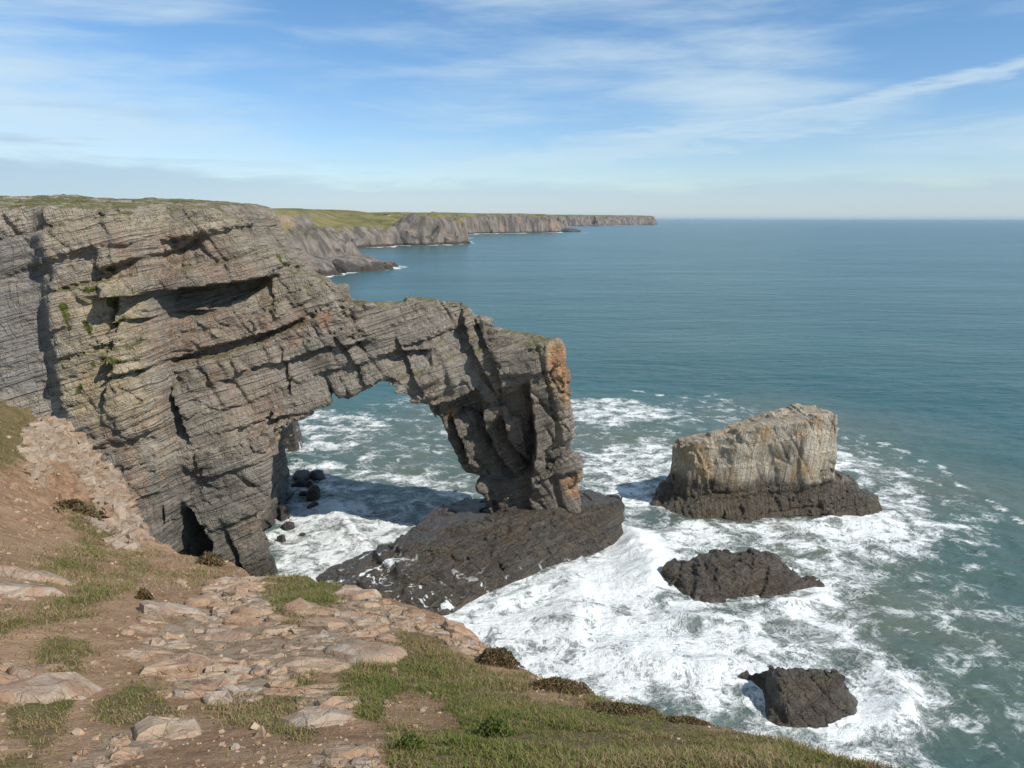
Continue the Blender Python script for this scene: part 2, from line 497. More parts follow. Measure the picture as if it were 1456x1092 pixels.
# (polyline in photo pixels, how far the upper / right side stands out, over how many metres it fades, recess below / left, fade)
STEPS = [
    ([(200, 412), (240, 410), (300, 404), (345, 399), (374, 394)], 1.5, 3.5, 2.6, 2.2),         # the big overhang
    ([(195, 378), (230, 364), (262, 352), (284, 336)], .6, 2.5, 1.3, 1.2),
    ([(205, 446), (250, 442), (300, 440)], .4, 1.0, .8, 1.0),
    ([(215, 512), (270, 502), (330, 486), (390, 470), (430, 452), (452, 440)], .5, 1.6, 1.1, 1.2),
    ([(335, 530), (372, 520), (420, 505), (450, 492), (530, 482)], .45, 1.6, .5, 1.0),
    ([(402, 594), (450, 577), (520, 560)], .3, 1.0, .4, .6),
    ([(320, 607), (360, 600), (405, 592)], .25, 1.0, .4, .6),
    ([(604, 581), (640, 575), (660, 566), (676, 556)], .7, 2.0, 1.5, 2.2),                         # roof over the leg
    ([(540, 505), (572, 500), (610, 500)], .35, 1.2, .9, 1.6),
    ([(748, 497), (775, 490)], .2, .8, .3, .6),
    ([(755, 690), (790, 680), (820, 676)], .3, 1.0, .5, .8),
    # ribs: right of the line stands out, left of it is cut back (drawn downwards, so the right-hand side is on the left of travel)
    ([(655, 452), (665, 490), (686, 525), (703, 560)], .7, 2.2, .8, 1.2),
    ([(672, 455), (690, 490), (708, 525), (714, 562)], .5, 1.8, .6, 1.0),
    ([(684, 585), (690, 620), (706, 655), (735, 690)], 1.2, 2.2, 1.8, 1.3),
    ([(716, 600), (722, 630), (740, 650), (758, 668)], 1.3, 2.2, 1.8, 1.3),
    ([(752, 545), (758, 590), (762, 630), (756, 690)], 1.6, 2.4, 1.8, 1.0),
    ([(640, 600), (655, 640), (668, 680)], .9, 1.8, 1.1, .9),
    ([(563, 480), (580, 520), (600, 560)], .4, 1.6, .6, 1.0),
    ([(486, 478), (500, 500), (512, 520), (520, 545)], .3, 1.2, .5, .7),
    ([(262, 540), (276, 580), (286, 612)], .6, 1.6, .9, 1.2),
    ([(206, 400), (212, 450), (216, 500), (208, 560)], .3, 1.0, 1.3, 1.5),
    ([(266, 690), (270, 720), (268, 745)], .2, 1.0, .8, .9),
    ([(335, 745), (352, 780), (362, 815)], .4, 1.2, .8, .9),
    ([(395, 498), (402, 530), (408, 565)], .2, .8, .4, .5),
]
STEPS_W = [([XZ(px, py, 68.5 if px < 420 else 73) for px, py in pl], p, fp, r, fr) for pl, p, fp, r, fr in STEPS]

def front_depth(X, Z):
    """distance of the rock face from the camera's shore, as plan + bedding steps"""
    kx = [-70, -46, -40, -37.5, -36, -32, -30.4, -29.6, -26, -21, -16, -9, -5, 0, 5, 7.6, 9.4]
    ky = [50, 56.5, 59.8, 61.2, 60.2, 61.5, 62.6, 66.2, 67.5, 69.5, 71.5, 73.4, 74.2, 72.8, 71.0, 71.6, 75]
    up = np.interp(X, kx, ky)
    ky2 = [50, 56.5, 60.0, 61.4, 61.0, 62.0, 63.4, 65.0, 66.2, 68.5, 71.5, 74.0, 76.0, 75.4, 74.6, 74.6, 76.5]
    lo = np.interp(X, kx, ky2)
    tz = sstep(10, 20, Z)
    y = up * tz + lo * (1 - tz)
    y = y + 0.05 * (Z - 14)                                # batter
    y = y + 4.0 * sstep(17, 26, Z) * sstep(-14, -6, X) * .6
    for pl, p, fp, r, fr in STEPS_W:
        d, s, pos = line_sd(X, Z, pl)
        dx, dz = pl[-1][0] - pl[0][0], pl[-1][1] - pl[0][1]
        endf = np.clip(np.minimum(pos, 1 - pos) / .12, 0, 1)
        endf = np.where((pos <= 0) | (pos >= 1), np.exp(-d / .6) * .4, .4 + .6 * endf)
        y = y + endf * np.where(s > 0, -p * np.exp(-d / fp), r * np.exp(-(d / fr) ** 1.5))
    # the cave at the foot of the pier
    cx, cz = XZ(270, 790, 66)
    q = np.hypot((X - cx - .12 * (Z - cz)) / 3.0, (Z - cz) / 6.0)
    q = q + .35 * fbm(X, Z, X * 0 + 5, .5, 3) + .18 * np.abs(X - cx) * (Z > cz)
    y = y + 5.5 * sstep(1.05, .30, q)
    return y

def massif(X, Y, Z):
    xs, zs = X[:, 0, :], Z[:, 0, :]
    sd = poly_sd(xs, zs, SILW) - .5 * sstep(-9, -5, xs) * sstep(17, 13, zs) + .45 * sstep(-6, -3, xs) * sstep(17, 20, zs)
    yf = front_depth(xs, zs)
    ap = sstep(-22.5, -17, xs)                             # 1 along the free arch, 0 in the cliff
    back = yf + 8.5 + 60 * (1 - ap)
    sd3, yf3, bk3 = sd[:, None, :], yf[:, None, :], back[:, None, :]
    taper = np.where(Y > yf3 + 1.0, np.minimum(Y - yf3 - 1.0, 9.0) * (.22 + .2 * sstep(-14, -19, X) * sstep(20, 15, Z)) * (1 - sstep(-24.5, -27, X) * sstep(26, 29, Z)), 0)
    fr = (yf3 - Y) * .8
    f = smax(sd3 + taper, fr, .7)
    f = smax(f, Y - bk3, 1.2)
    ztop = 33.4 + np.interp(Y, [50, 58, 66, 80, 120], [-1.5, -.2, .5, 1.5, 2.6]) + .5 * vn(X * .15, Y * .15, X * 0 + 3.3)
    return smax(f, Z - ztop, .8)
def massif_relief(X, Y, Z):
    soft = 1 - .55 * sstep(33.0, 34.5, Z)
    r = rock_relief(X, Y, Z, dip=.27, amp=.85, seed=1)
    # joints on the leg run steeply
    gul = np.abs(vn(X * .42 + Z * .12, Y * .25, Z * .05 + 9) * 2 - 1)
    r = r + .5 * sstep(.25, 0, gul) * sstep(-12, -4, X)
    slab = sstep(-36.2, -37.4, X) * sstep(15, 18, Z) * sstep(31, 28, Z)
    return r * soft * (1 - .6 * slab)
ZONES = {
    'dark': [([(600, 578), (690, 556), (760, 560), (800, 620), (826, 670), (826, 740), (690, 740), (640, 650)], .95), ([(170, 690), (260, 650), (330, 660), (400, 700), (416, 850), (160, 850)], .75),  # dark rock, with shade of the leg and under the overhang painted in
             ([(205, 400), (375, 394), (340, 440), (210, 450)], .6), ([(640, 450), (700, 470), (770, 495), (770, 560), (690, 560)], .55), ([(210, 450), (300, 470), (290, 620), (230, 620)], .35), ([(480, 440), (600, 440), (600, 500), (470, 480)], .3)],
    'grey': [([(-60, 330), (62, 335), (78, 420), (84, 560), (-60, 570)], 1.0), ([(560, 440), (640, 445), (700, 560), (660, 570), (560, 520)], .5), ([(420, 470), (560, 470), (540, 555), (410, 590)], .45), ([(215, 690), (400, 640), (412, 830), (200, 790)], .55)],
    'ochre': [([(82, 410), (150, 378), (200, 415), (212, 500), (205, 600), (110, 610), (80, 540)], 1.0), ([(60, 300), (330, 300), (400, 385), (345, 345), (200, 335), (70, 345)], .55), ([(360, 390), (470, 400), (440, 430), (370, 430)], .6),
              ([(775, 540), (806, 560), (800, 620), (780, 610)], .5)],
    'pink': [([(150, 340), (290, 330), (375, 385), (300, 400), (180, 400)], .9), ([(205, 450), (330, 440), (440, 440), (490, 440), (430, 475), (300, 520), (210, 520)], 1.0), ([(290, 520), (400, 500), (400, 640), (330, 610)], .6),
             ([(110, 590), (200, 590), (205, 720), (160, 720)], .8), ([(690, 560), (760, 560), (750, 690), (700, 640)], .35)],
    'orange': [([(776, 486), (812, 486), (812, 578), (803, 580), (792, 545), (780, 525), (776, 510)], 1.1), ([(795, 680), (830, 672), (830, 708), (805, 705)], .9), ([(634, 580), (655, 578), (650, 592), (636, 592)], .7), ([(452, 448), (474, 442), (474, 462), (456, 466)], .7)],
    'moss': [([(148, 382), (162, 378), (168, 390), (155, 392)], 1.0), ([(108, 412), (138, 408), (140, 418), (110, 422)], 1.0), ([(88, 432), (98, 430), (106, 468), (96, 470)], 1.0), ([(148, 422), (166, 420), (164, 434), (150, 434)], 1.0),
             ([(118, 460), (128, 458), (130, 476), (120, 474)], .9), ([(142, 508), (168, 502), (166, 514), (146, 518)], 1.0), ([(128, 512), (138, 512), (136, 524), (128, 522)], .9), ([(160, 452), (172, 452), (172, 466), (162, 466)], .9),
             ([(110, 548), (120, 548), (120, 558), (112, 558)], .9), ([(182, 408), (190, 408), (192, 418), (184, 418)], .8), ([(390, 352), (412, 372), (408, 382), (388, 366)], .9), ([(15, 310), (30, 308), (30, 320), (18, 320)], .7)],
}
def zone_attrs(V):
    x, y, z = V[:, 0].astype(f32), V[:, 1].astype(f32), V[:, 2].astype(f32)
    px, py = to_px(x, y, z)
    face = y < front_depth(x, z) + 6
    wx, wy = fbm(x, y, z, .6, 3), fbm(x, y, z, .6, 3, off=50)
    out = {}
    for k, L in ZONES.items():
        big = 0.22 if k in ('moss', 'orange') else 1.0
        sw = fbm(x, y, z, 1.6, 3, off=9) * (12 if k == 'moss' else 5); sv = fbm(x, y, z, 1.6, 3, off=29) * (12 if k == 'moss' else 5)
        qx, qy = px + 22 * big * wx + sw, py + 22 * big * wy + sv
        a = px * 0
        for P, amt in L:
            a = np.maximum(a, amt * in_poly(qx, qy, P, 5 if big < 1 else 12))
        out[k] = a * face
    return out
def in_poly(PX, PY, P, soft):
    return sstep(soft, -soft, poly_sd(PX, PY, P))
X_CUT, HV = -29.4, 0.2
V, Q = sdf_rock(massif, (X_CUT, 60, -1.6), (9.4, 88, 36), HV, massif_relief)
V, Q = largest_piece(V, Q)
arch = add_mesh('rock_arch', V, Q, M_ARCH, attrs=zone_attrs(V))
tag(arch, 'great grey limestone arch with orange-stained end, its pier joined to the cliff', 'rock arch')
nxc = int(round(34 / HV))
V, Q = sdf_rock(massif, (X_CUT - nxc * HV, 47, -1.6), (X_CUT + HV * .5, 92, 38), HV, massif_relief)
V, Q = largest_piece(V, Q)
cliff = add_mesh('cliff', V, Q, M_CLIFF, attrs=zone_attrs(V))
tag(cliff, 'tall banded limestone cliff with grassy top left of the arch', kind='structure')

# ------------------------------------------------------------------ rocks that rise from the sea, each from its plan and its top
def plan_field(plan, top, batter=.25, rnd=.6):
    def base(X, Y, Z):
        xs, ys = X[:, :, 0], Y[:, :, 0]
        sd = poly_sd(xs, ys, plan)[:, :, None]
        zt = top(xs, ys)[:, :, None]
        return smax(sd * .95 + batter * (Z - 0), (Z - zt) * .9, rnd)
    return base
def union(*fs):
    def base(X, Y, Z):
        d = fs[0](X, Y, Z)
        for g in fs[1:]:
            d = np.minimum(d, g(X, Y, Z))
        return d
    return base
def plane_top(pts):
    return tps(pts)
def sea_rock(name, base, lo, hi, h, mat, label, cat, relief_kw, parent=None, group=None, band=2.2):
    V, Q = sdf_rock(base, lo, hi, h, lambda x, y, z: rock_relief(x, y, z, **relief_kw), band)
    V, Q = largest_piece(V, Q)
    o = add_mesh(name, V, Q, mat, parent)
    if not parent:
        tag(o, label, cat, group)
    return o

# the shelf the arch stands on
def P0(px, py, z=0.0):
    p = at_z(px, py, z); return (p[0], p[1])
shelf_plan = [P0(640, 876), P0(664, 860), P0(705, 838), P0(780, 808), P0(850, 790), P0(886, 768), (12.0, 76.6), (11.4, 78.4), (6, 80.5), (-5, 81), (-8.5, 78),
              (-10.2, 74.0), (-11.4, 71.6), P0(520, 798), P0(466, 812), P0(448, 826), P0(490, 850), P0(545, 872), P0(600, 880)]
def T(px, py, Y):
    return at_y(px, py, Y)
def shelf_top(x, y):
    # a tilted slab: crest rising to the right, its seaward side dipping to the water in bedding steps
    ax, ay, bx, by = -10.8, 70.4, 11.6, 75.9
    L = math.hypot(bx - ax, by - ay); ux, uy = (bx - ax) / L, (by - ay) / L
    t = ((x - ax) * ux + (y - ay) * uy) / L
    d = (x - ax) * uy - (y - ay) * ux                       # + towards the camera
    d = d + .5 * fbm(x, y, x * 0 + 2, .35, 3)
    zc = np.interp(t, [-.5, -.12, 0, .15, 1, 1.3], [-.4, .9, 2.3, 2.9, 4.4, 4.6])
    wd = np.interp(t, [-.3, 0, .35, .7, 1], [9, 10, 7.4, 4.0, 1.5])
    z = np.where(d > 0, zc * (1.08 - .85 * np.clip(d / wd, 0, 1.4) ** 1.2), zc + d * .05)
    st = .85
    q = (z - .10 * x * .5) / st + .25 * fbm(x, y, x * 0 + 6, .5, 2)
    f = q - np.floor(q)
    zt = (np.floor(q) + sstep(.0, .22, f) * .85 + .15 * f) * st + .10 * x * .5
    return z * .1 + (zt - .2) * .9
sea_rock('rock_shelf', plan_field(shelf_plan, shelf_top, .05, .12), (-24, 56, -1.4), (16, 90, 8.6), .18, M_SHELF,
         'dark wet slanting rock shelf under the foot of the arch, white water running off it', 'rock shelf',
         dict(dip=.14, amp=.42, seed=4, scales=((.9, 5.0, .6), (.5, 2.0, .5), (.3, .9, .3)), amp_crack=1.6))

# the square stack out to the right
stack = bpy.data.objects.new('sea_stack', None)
stack.location = (28, 87, 0)
col.objects.link(stack)
tag(stack, 'pale block-shaped sea stack with ochre streaks and dark tidal base', 'sea stack')
up_plan = [(19.2, 86), (20.2, 84.6), (25, 83.4), (29, 83.9), (33, 83.2), (36.6, 84.4), (37.2, 88), (35, 91.2), (27, 92), (20, 89.5)]
up_top = plane_top([T(966, 634, 85.5), T(1010, 622, 85), T(1060, 610, 84.6), T(1110, 602, 84.6), T(1150, 592, 84.8), T(1178, 590, 85.4), T(1180, 578, 88),
                    T(1162, 570, 91), T(1100, 583, 91.5), T(1040, 601, 91.5), T(985, 617, 90)])
base_plan = [(15.6, 85.4), (17, 83.4), (20, 82.4), (23.5, 81.4), (26, 80.6), (28, 81.6), (32, 82.4), (36, 82.4), (40, 83.2), (42.4, 84.2), (42.8, 86),
             (39, 88.5), (37, 92), (28, 95), (19, 93)]
base_top = plane_top([T(935, 727, 85), T(968, 702, 85.5), T(1030, 710, 83.2), T(1110, 700, 83.5), T(1190, 682, 85), T(1225, 693, 86), T(1244, 712, 85.5), (30, 93, 3.4), (18, 91, 2.2), T(1040, 735, 81.5)])
sea_rock('block', plan_field(up_plan, up_top, .0, .08), (16, 80, 1.0), (40, 95, 15.6), .19, M_STACK, None, None,
         dict(dip=.13, amp=.5, seed=8, tilt=.1, scales=((7.0, 2.8, .95), (3.6, 1.2, .55), (1.3, .5, .2))), parent=None)
blk = bpy.data.objects['block']
for k in ('label', 'category'):
    if k in blk: del blk[k]
blk.parent = stack; blk.matrix_parent_inverse.identity(); blk.location = (-28, -87, 0)
sea_rock('base_ledge', plan_field(base_plan, base_top, .35, .4), (12, 77, -1.4), (46, 98, 6), .2, M_STACK, None, None,
         dict(dip=.12, amp=.62, seed=9, tilt=.1, scales=((2.6, 1.8, .75), (1.2, .8, .45), (.4, .5, .18))), parent=None)
bl = bpy.data.objects['base_ledge']
for k in ('label', 'category'):
    if k in bl: del bl[k]
bl.parent = stack; bl.location = (-28, -87, 0)

reef_a = [P0(937, 826), P0(965, 842), P0(985, 856), P0(1030, 856), P0(1080, 850), P0(1130, 842), P0(1178, 832), (27.2, 66.5), (24, 69), (18, 69.5), (14.5, 67.5)]
reef_a_top = plane_top([T(945, 825, 65), T(975, 805, 66.5), T(1010, 790, 67), T(1060, 784, 67), T(1110, 796, 66.6), T(1140, 815, 65.5), T(1175, 833, 64.2),
                        T(1000, 840, 63.4), T(1080, 835, 63.6), (20, 69, 1.5)])
sea_rock('tidal_rock', plan_field(reef_a, reef_a_top, .45, .5), (11, 60, -1.2), (30, 72, 4.6), .16, M_REEF,
         'long low dark rock awash between the stack and the clifftop', 'tidal rock',
         dict(dip=1.15, amp=.45, seed=12, tilt=.2, scales=((1.3, 2.4, .8), (.6, 1.4, .45), (.3, .6, .2))), group='dark rocks awash in the foam')
reef_b = [P0(1062, 962), P0(1085, 985), P0(1090, 1020), P0(1120, 1036), P0(1180, 1036), P0(1212, 1018), P0(1216, 995), (21.8, 49.5), (18, 51), (15.2, 50)]
reef_b_top = plane_top([T(1068, 958, 48.6), T(1110, 952, 48.6), T(1150, 944, 48.8), T(1190, 950, 48.5), T(1208, 985, 47.2), T(1130, 1000, 46.2), T(1170, 1000, 46.2), (19, 50.5, 1.4)])
sea_rock('tidal_rock', plan_field(reef_b, reef_b_top, .4, .5), (12.5, 42.5, -1.2), (25, 53, 4.8), .13, M_REEF,
         'craggy dark brown rock in white surf nearest the grassy edge', 'tidal rock',
         dict(dip=-.7, amp=.5, seed=18, tilt=.3, amp_crack=.5, scales=((.9, 1.5, .9), (.5, .9, .5), (.25, .5, .2))), group='dark rocks awash in the foam')

# boulders at the foot of the pier
def boulder_mesh(name, r, seed, sub=3, sq=(1, 1, .75), rough=.35):
    bm = bmesh.new()
    bmesh.ops.create_icosphere(bm, subdivisions=sub, radius=1.0)
    V = np.array([v.co[:] for v in bm.verts])
    rs = np.random.default_rng(seed)
    for _ in range(9):                                     # flat fracture faces
        n = rs.normal(size=3); n /= np.linalg.norm(n)
        k = rs.uniform(.55, .9)
        over = np.maximum(V @ n - k, 0)
        V -= over[:, None] * n * .9
    n2 = fbm(V[:, 0] + seed, V[:, 1], V[:, 2], 1.7, 3)
    V *= (1 + rough * .45 * n2)[:, None]
    V *= np.array(sq) * r
    for v, c in zip(bm.verts, V):
        v.co = c
    me = bpy.data.meshes.new(name)
    bm.to_mesh(me); bm.free()
    return me
BOULD = [(452, 676, 22, 13, 'largest boulder below the pier, pale-topped block nearest the shadow'), (430, 676, 26, 12, 'long dark boulder behind the others, close against the pier foot'),
         (443, 689, 13, 12, 'dark boulder just below the largest block'), (448, 703, 19, 22, 'tall dark boulder in the middle of the wet boulder group'),
         (403, 707, 19, 12, 'dark rounded boulder touching the pier foot, left of the group'), (432, 702, 11, 9, 'small dark boulder left of the tall middle one'),
         (418, 690, 9, 6, 'small wet boulder level with the block below the largest'), (410, 699, 10, 6, 'small wet boulder right above the rounded one by the pier'),
         (446, 719, 16, 9, 'low dark boulder in front of the tall middle one'), (411, 748, 18, 9, 'flat dark boulder awash in the white surf below the group'),
         (431, 760, 9, 5, 'little boulder alone in the surf, right of the flat one'), (402, 730, 20, 22, 'brown boulder leaning on the pier foot below the rounded one'),
         (401, 765, 12, 11, 'reddish boulder against the pier, lowest of them all'), (428, 687, 14, 14, 'dark boulder wedged under the long one'), (470, 706, 12, 5, 'low split boulder at the seaward end of the group')]
for i, (px, py, wpx, hpx, lab) in enumerate(BOULD):
    p = at_z(px, py + hpx * .35, 0.0)
    sc_ = math.hypot(p[1], CAM_H) / F
    rx, rz = wpx * .62 * sc_, hpx * .8 * sc_
    me = boulder_mesh('boulder', 1.0, 40 + i, 3, (rx, rx * .9, rz))
    me.materials.append(M_BOULDER)
    o = link('boulder', me)
    o.location = (p[0], p[1], rz * .25)
    o.rotation_euler = (0, 0, i * 1.3)
    tag(o, lab, 'boulder', 'wet boulders at the foot of the pier')
# the stump of rock behind the pier
stump_plan = [(-29.5, 92), (-27.0, 91), (-26.2, 94), (-27, 98), (-31, 98)]
px_, py_ = 412, 640
c = at_z(414, 641)
stump = [(c[0] - 3.5, c[1] - .5), (c[0] + .9, c[1] - .6), (c[0] + 1.3, c[1] + 1.5), (c[0] + .6, c[1] + 4), (c[0] - 4, c[1] + 4)]
stump_top = plane_top([(c[0] - 3, c[1], 5.0), (c[0] + .5, c[1], 4.0), (c[0], c[1] + 3, 4.6), (c[0] - 3, c[1] + 3, 5.2)])
sea_rock('rock_stump', plan_field(stump, stump_top, .10, .4), (c[0] - 6, c[1] - 3, -1), (c[0] + 4, c[1] + 7, 7), .25, M_SHELF,
         'dark rock stump standing in the sea behind the pier', 'rock stump', dict(dip=.2, amp=.4, seed=21))

# ------------------------------------------------------------------ far coast
def headland_material():
    m, t = new_mat('far_coast_rock')
    geo = t.n('ShaderNodeNewGeometry')
    P = geo.outputs['Position']
    z = t.n('ShaderNodeSeparateXYZ', {0: P}).outputs[2]
    nz = t.n('ShaderNodeSeparateXYZ', {0: geo.outputs['True Normal']}).outputs[2]
    n1 = t.noise(P, .03, 6.0, .6)
    n2 = t.noise(t.mapping(P, scale=(1, 1, .25)), .12, 5.0, .65)
    c = t.mix(t.map(n2, .35, .65), (.085, .074, .064), (.205, .178, .152))
    c = t.mix(t.map(n1, .5, .66, 0, .6), c, (.30, .20, .135))
    g = t.map(t.m('ADD', nz, t.m('MULTIPLY', t.m('SUBTRACT', n1, .5), .5)), .74, .88)
    g = t.m('MULTIPLY', g, t.map(z, 14, 22))
    c = t.mix(g, c, t.mix(t.map(n1, .4, .6), (.10, .10, .035), (.18, .155, .065)))
    c = t.mix(t.map(t.m('ADD', z, t.m('MULTIPLY', n2, 4.)), 6.5, 4.0), c, (.06, .05, .04))
    finish(t, Base_Color=c, Roughness=.95, Specular_IOR_Level=.1)
    return m
M_COAST = headland_material()
COASTS = []
def headland(plan, profile, lo, hi, h, label, rid, seed, tops=0.0, prof2=None, xr=None):
    """a stretch of coast: height grows with the distance in from the shore, cut by gullies"""
    xs = np.arange(lo[0], hi[0], h, dtype=f32); ys = np.arange(lo[1], hi[1], h, dtype=f32)
    X, Y = np.meshgrid(xs, ys, indexing='ij')
    def inland(X, Y):
        d = -poly_sd(X, Y, plan)
        g = 1 - np.abs(fbm(X, Y, X * 0 + seed, 1.0 / (rid * 5), 3, .55))
        d = d + rid * 2.3 * (g - .80) + rid * 3.2 * fbm(X, Y, X * 0 + seed + 9, 1.0 / (rid * 11), 2) + rid * 1.3 * fbm(X, Y, X * 0 + seed + 5, 1.0 / rid, 3) + rid * .12 * fbm(X, Y, X * 0 + seed, 3.0 / rid, 2)
        return d
    COASTS.append((inland, lo, hi))
    d = inland(X, Y)
    px_, pz_ = zip(*profile)
    Z = np.interp(d, px_, pz_)
    if prof2:
        m2 = sstep(xr[0], xr[1], X) * sstep(xr[3], xr[2], X)
        Z = Z * (1 - m2) + np.interp(d, *zip(*prof2)) * m2
    Z = Z + tops * fbm(X, Y, X * 0 + 2, .006, 3) * sstep(20, 40, Z) + .5 * fbm(X, Y, X * 0 + 1, .06, 3) * sstep(10, 40, Z)
    V = np.stack([X.ravel(), Y.ravel(), Z.ravel()], 1)
    Qs = grid_quads(*X.shape)
    Qs = Qs[(V[Qs, 2] > -2.5).any(1)]
    u, inv = np.unique(Qs, return_inverse=True)
    o = add_mesh('headland', V[u], inv.reshape(-1, 4)[:, ::-1], M_COAST)
    return tag(o, label, kind='structure')
pts = lambda L: [P0(*q) for q in L]
headland(pts([(300, 400), (420, 393), (470, 390.5), (502, 388), (541, 384), (530, 378), (490, 373), (455, 367), (430, 360), (380, 356)]) + [(-420, 880), (-420, 470)],
         [(-9, -6), (0, 0), (3, 4), (8, 7), (24, 10), (34, 19), (44, 26), (62, 35), (80, 38.2), (200, 39.5)], (-420, 430), (-60, 900), 1.6,
         'near headland sloping down to a low wave-cut point beyond the cliff', 9, 3)
headland(pts([(440, 354), (470, 353), (520, 351), (556, 348), (575, 347.6), (600, 348), (630, 347), (652, 346)]) + [P0(656, 342)] + [(-85, 1350), (-150, 1420), (-900, 1500), (-900, 880), (-330, 880)],
         [(-12, -6), (0, 0), (4, 12), (12, 26), (24, 34), (60, 43), (90, 45), (300, 47)], (-480, 840), (-50, 1440), 2.6,
         'middle headland with green slopes above its cliffs', 14, 9, 0, [(-12, -6), (0, 0), (5, 10), (14, 17), (30, 24), (120, 40), (200, 46), (300, 47)], (-260, -215, -125, -110))
headland(pts([(560, 336), (650, 333.5), (700, 332.5), (745, 331.5), (775, 330.5), (788, 329)]) + [(150, 2250), (40, 2500), (-700, 2500), (-700, 1400)],
         [(-14, -6), (0, 0), (6, 22), (14, 36), (40, 44), (400, 50)], (-560, 1480), (180, 2400), 4.0,
         'farther headland ending in a steep reddish cliff', 20, 14, 3.0)
headland(pts([(700, 322.2), (800, 321.4), (850, 320.8), (900, 319.9), (922, 319.0)]) + [(760, 4900), (600, 5400), (-400, 5200), (-300, 3400)],
         [(-20, -6), (0, 0), (8, 24), (20, 44), (60, 50), (900, 56)], (-120, 2900), (900, 5100), 9.0,
         'last low headland on the horizon, faint in the haze', 30, 20, 4.0)
headland([(x, y) for x, y in ((-300, 92), (-40, 88), (-47, 110), (-66, 160), (-100, 240), (-300, 300))],
         [(-6, -6), (0, 0), (2, 8), (5, 24), (9, 33), (18, 35.8), (100, 37.0)], (-300, 80), (-25, 300), 1.5,
         'clifftop plateau running back behind the arch', 3, 33)
def islet(px, py, Y, wx, hz, label, seed, name='islet', mat=None):
    me = boulder_mesh(name, 1.0, seed, 4, (wx, wx * .8, hz), .8)
    me.materials.append(mat or M_BOULDER)
    o = link(name, me)
    p = at_z(px, py)
    o.location = (p[0], p[1], hz * .15)
    tag(o, label, name, 'dark islets off the headlands' if name == 'islet' else 'bare bluffs on the coast')
islet(592, 348.2, 0, 36, 33, 'bare brown rock bluff before the green slope of the middle headland', 12, 'bluff', M_COAST)
islet(630, 347.2, 0, 26, 12, 'low rock spur running right from the bare brown bluff', 15, 'bluff', M_COAST)
islet(813, 329.5, 0, 26, 9, 'dark islet off the end of the farther reddish headland', 3)
islet(482, 388, 0, 7, 7, 'squat dark rock on the near headland point, left one', 5)
islet(497, 386.5, 0, 6, 6.5, 'squat dark rock on the near headland point, middle one', 6)
islet(524, 384, 0, 12, 5, 'long dark rock at the very tip of the near headland point', 9)

# ------------------------------------------------------------------ the sea
naz = 780
rr = np.concatenate([np.arange(24, 44, .4), np.arange(44, 112, .19), np.arange(112, 200, .8), np.geomspace(201, 60000, 170)])
aa = np.linspace(R(-62), R(62), naz)
A, RR = np.meshgrid(aa, rr)
SX, SY = (RR * np.sin(A)).astype(f32), (RR * np.cos(A)).astype(f32)
near = sstep(260, 110, RR).astype(f32)
zero = SX * 0
wpx = fbm(SX, SY, zero, .10, 2) * 2.2; wpy = fbm(SX, SY, zero + 5, .10, 2) * 2.2     # swirl of the water
foam = zero.copy()
def soft_poly(P, amp, inner, outer, z=0.0):
    """foam that fades across an outline on the water"""
    global foam
    W = pts(P)
    d = poly_sd(SX + wpx, SY + wpy, W)
    foam = np.maximum(foam, amp * sstep(outer, -inner, d))
MSK = RR < 420
soft_poly([(640, 880), (700, 830), (780, 800), (860, 775), (900, 730), (930, 742), (1050, 748), (1160, 735), (1250, 722), (1300, 715), (1335, 745),
           (1310, 785), (1250, 805), (1215, 835), (1205, 880), (1260, 925), (1310, 970), (1335, 1000), (1320, 1045), (1290, 1090), (1180, 1220), (880, 1180), (640, 1000)], .64, 2.0, 6.0)
soft_poly([(640, 885), (720, 830), (860, 780), (890, 740), (960, 790), (1000, 870), (1110, 880), (1150, 930), (1060, 1010), (900, 1000), (740, 950)], .80, 2.5, 6.0)
soft_poly([(870, 770), (885, 735), (930, 750), (965, 790), (945, 835), (900, 850), (850, 850), (845, 800)], 1.12, 1.5, 3.0)
soft_poly([(395, 835), (470, 795), (640, 800), (720, 825), (700, 905), (560, 905)], .78, 1.5, 3.0)
soft_poly([(1180, 740), (1240, 725), (1300, 740), (1290, 770), (1200, 790)], .74, 1.5, 4.0)
soft_poly([(1215, 960), (1290, 960), (1320, 1000), (1290, 1050), (1200, 1050)], .78, 1.0, 4.0)
soft_poly([(395, 830), (395, 740), (410, 715), (480, 710), (560, 730), (575, 760), (520, 800), (460, 825)], .72, 2.0, 5.0)
soft_poly([(400, 700), (405, 660), (470, 655), (540, 668), (640, 680), (700, 700), (680, 735), (560, 735), (460, 715)], .52, 2.0, 6.0)
soft_poly([(405, 600), (450, 585), (520, 590), (540, 610), (490, 640), (410, 650)], .50, 2.0, 6.0)
soft_poly([(810, 570), (900, 568), (960, 590), (880, 604), (815, 600)], .58, 1.0, 5.0)
soft_poly([(820, 690), (840, 650), (930, 625), (975, 640), (970, 720), (900, 725)], .62, 1.0, 5.0)
soft_poly([(1185, 640), (1230, 650), (1290, 680), (1310, 720), (1240, 720), (1190, 690)], .52, .5, 5.0)
soft_poly([(820, 610), (1000, 560), (1200, 610), (1400, 700), (1456, 900), (1456, 1092), (1000, 1092), (900, 800)], .34, 2.0, 6.0)
soft_poly([(405, 600), (600, 560), (860, 590), (860, 720), (640, 740), (400, 720)], .34, 2.0, 5.0)
def foam_line(P, amp, wd):
    global foam
    d, s, pos = line_sd(SX + wpx * .7, SY + wpy * .7, pts(P))
    foam = np.maximum(foam, amp * np.exp(-(d / wd) ** 2) * (.75 + .25 * np.sin(pos * 20)))
foam_line([(1340, 660), (1365, 685), (1400, 705), (1450, 745)], .62, 1.0)
foam_line([(1190, 622), (1250, 630), (1310, 655)], .55, 1.0)
foam_line([(1370, 735), (1380, 770)], .62, .9)
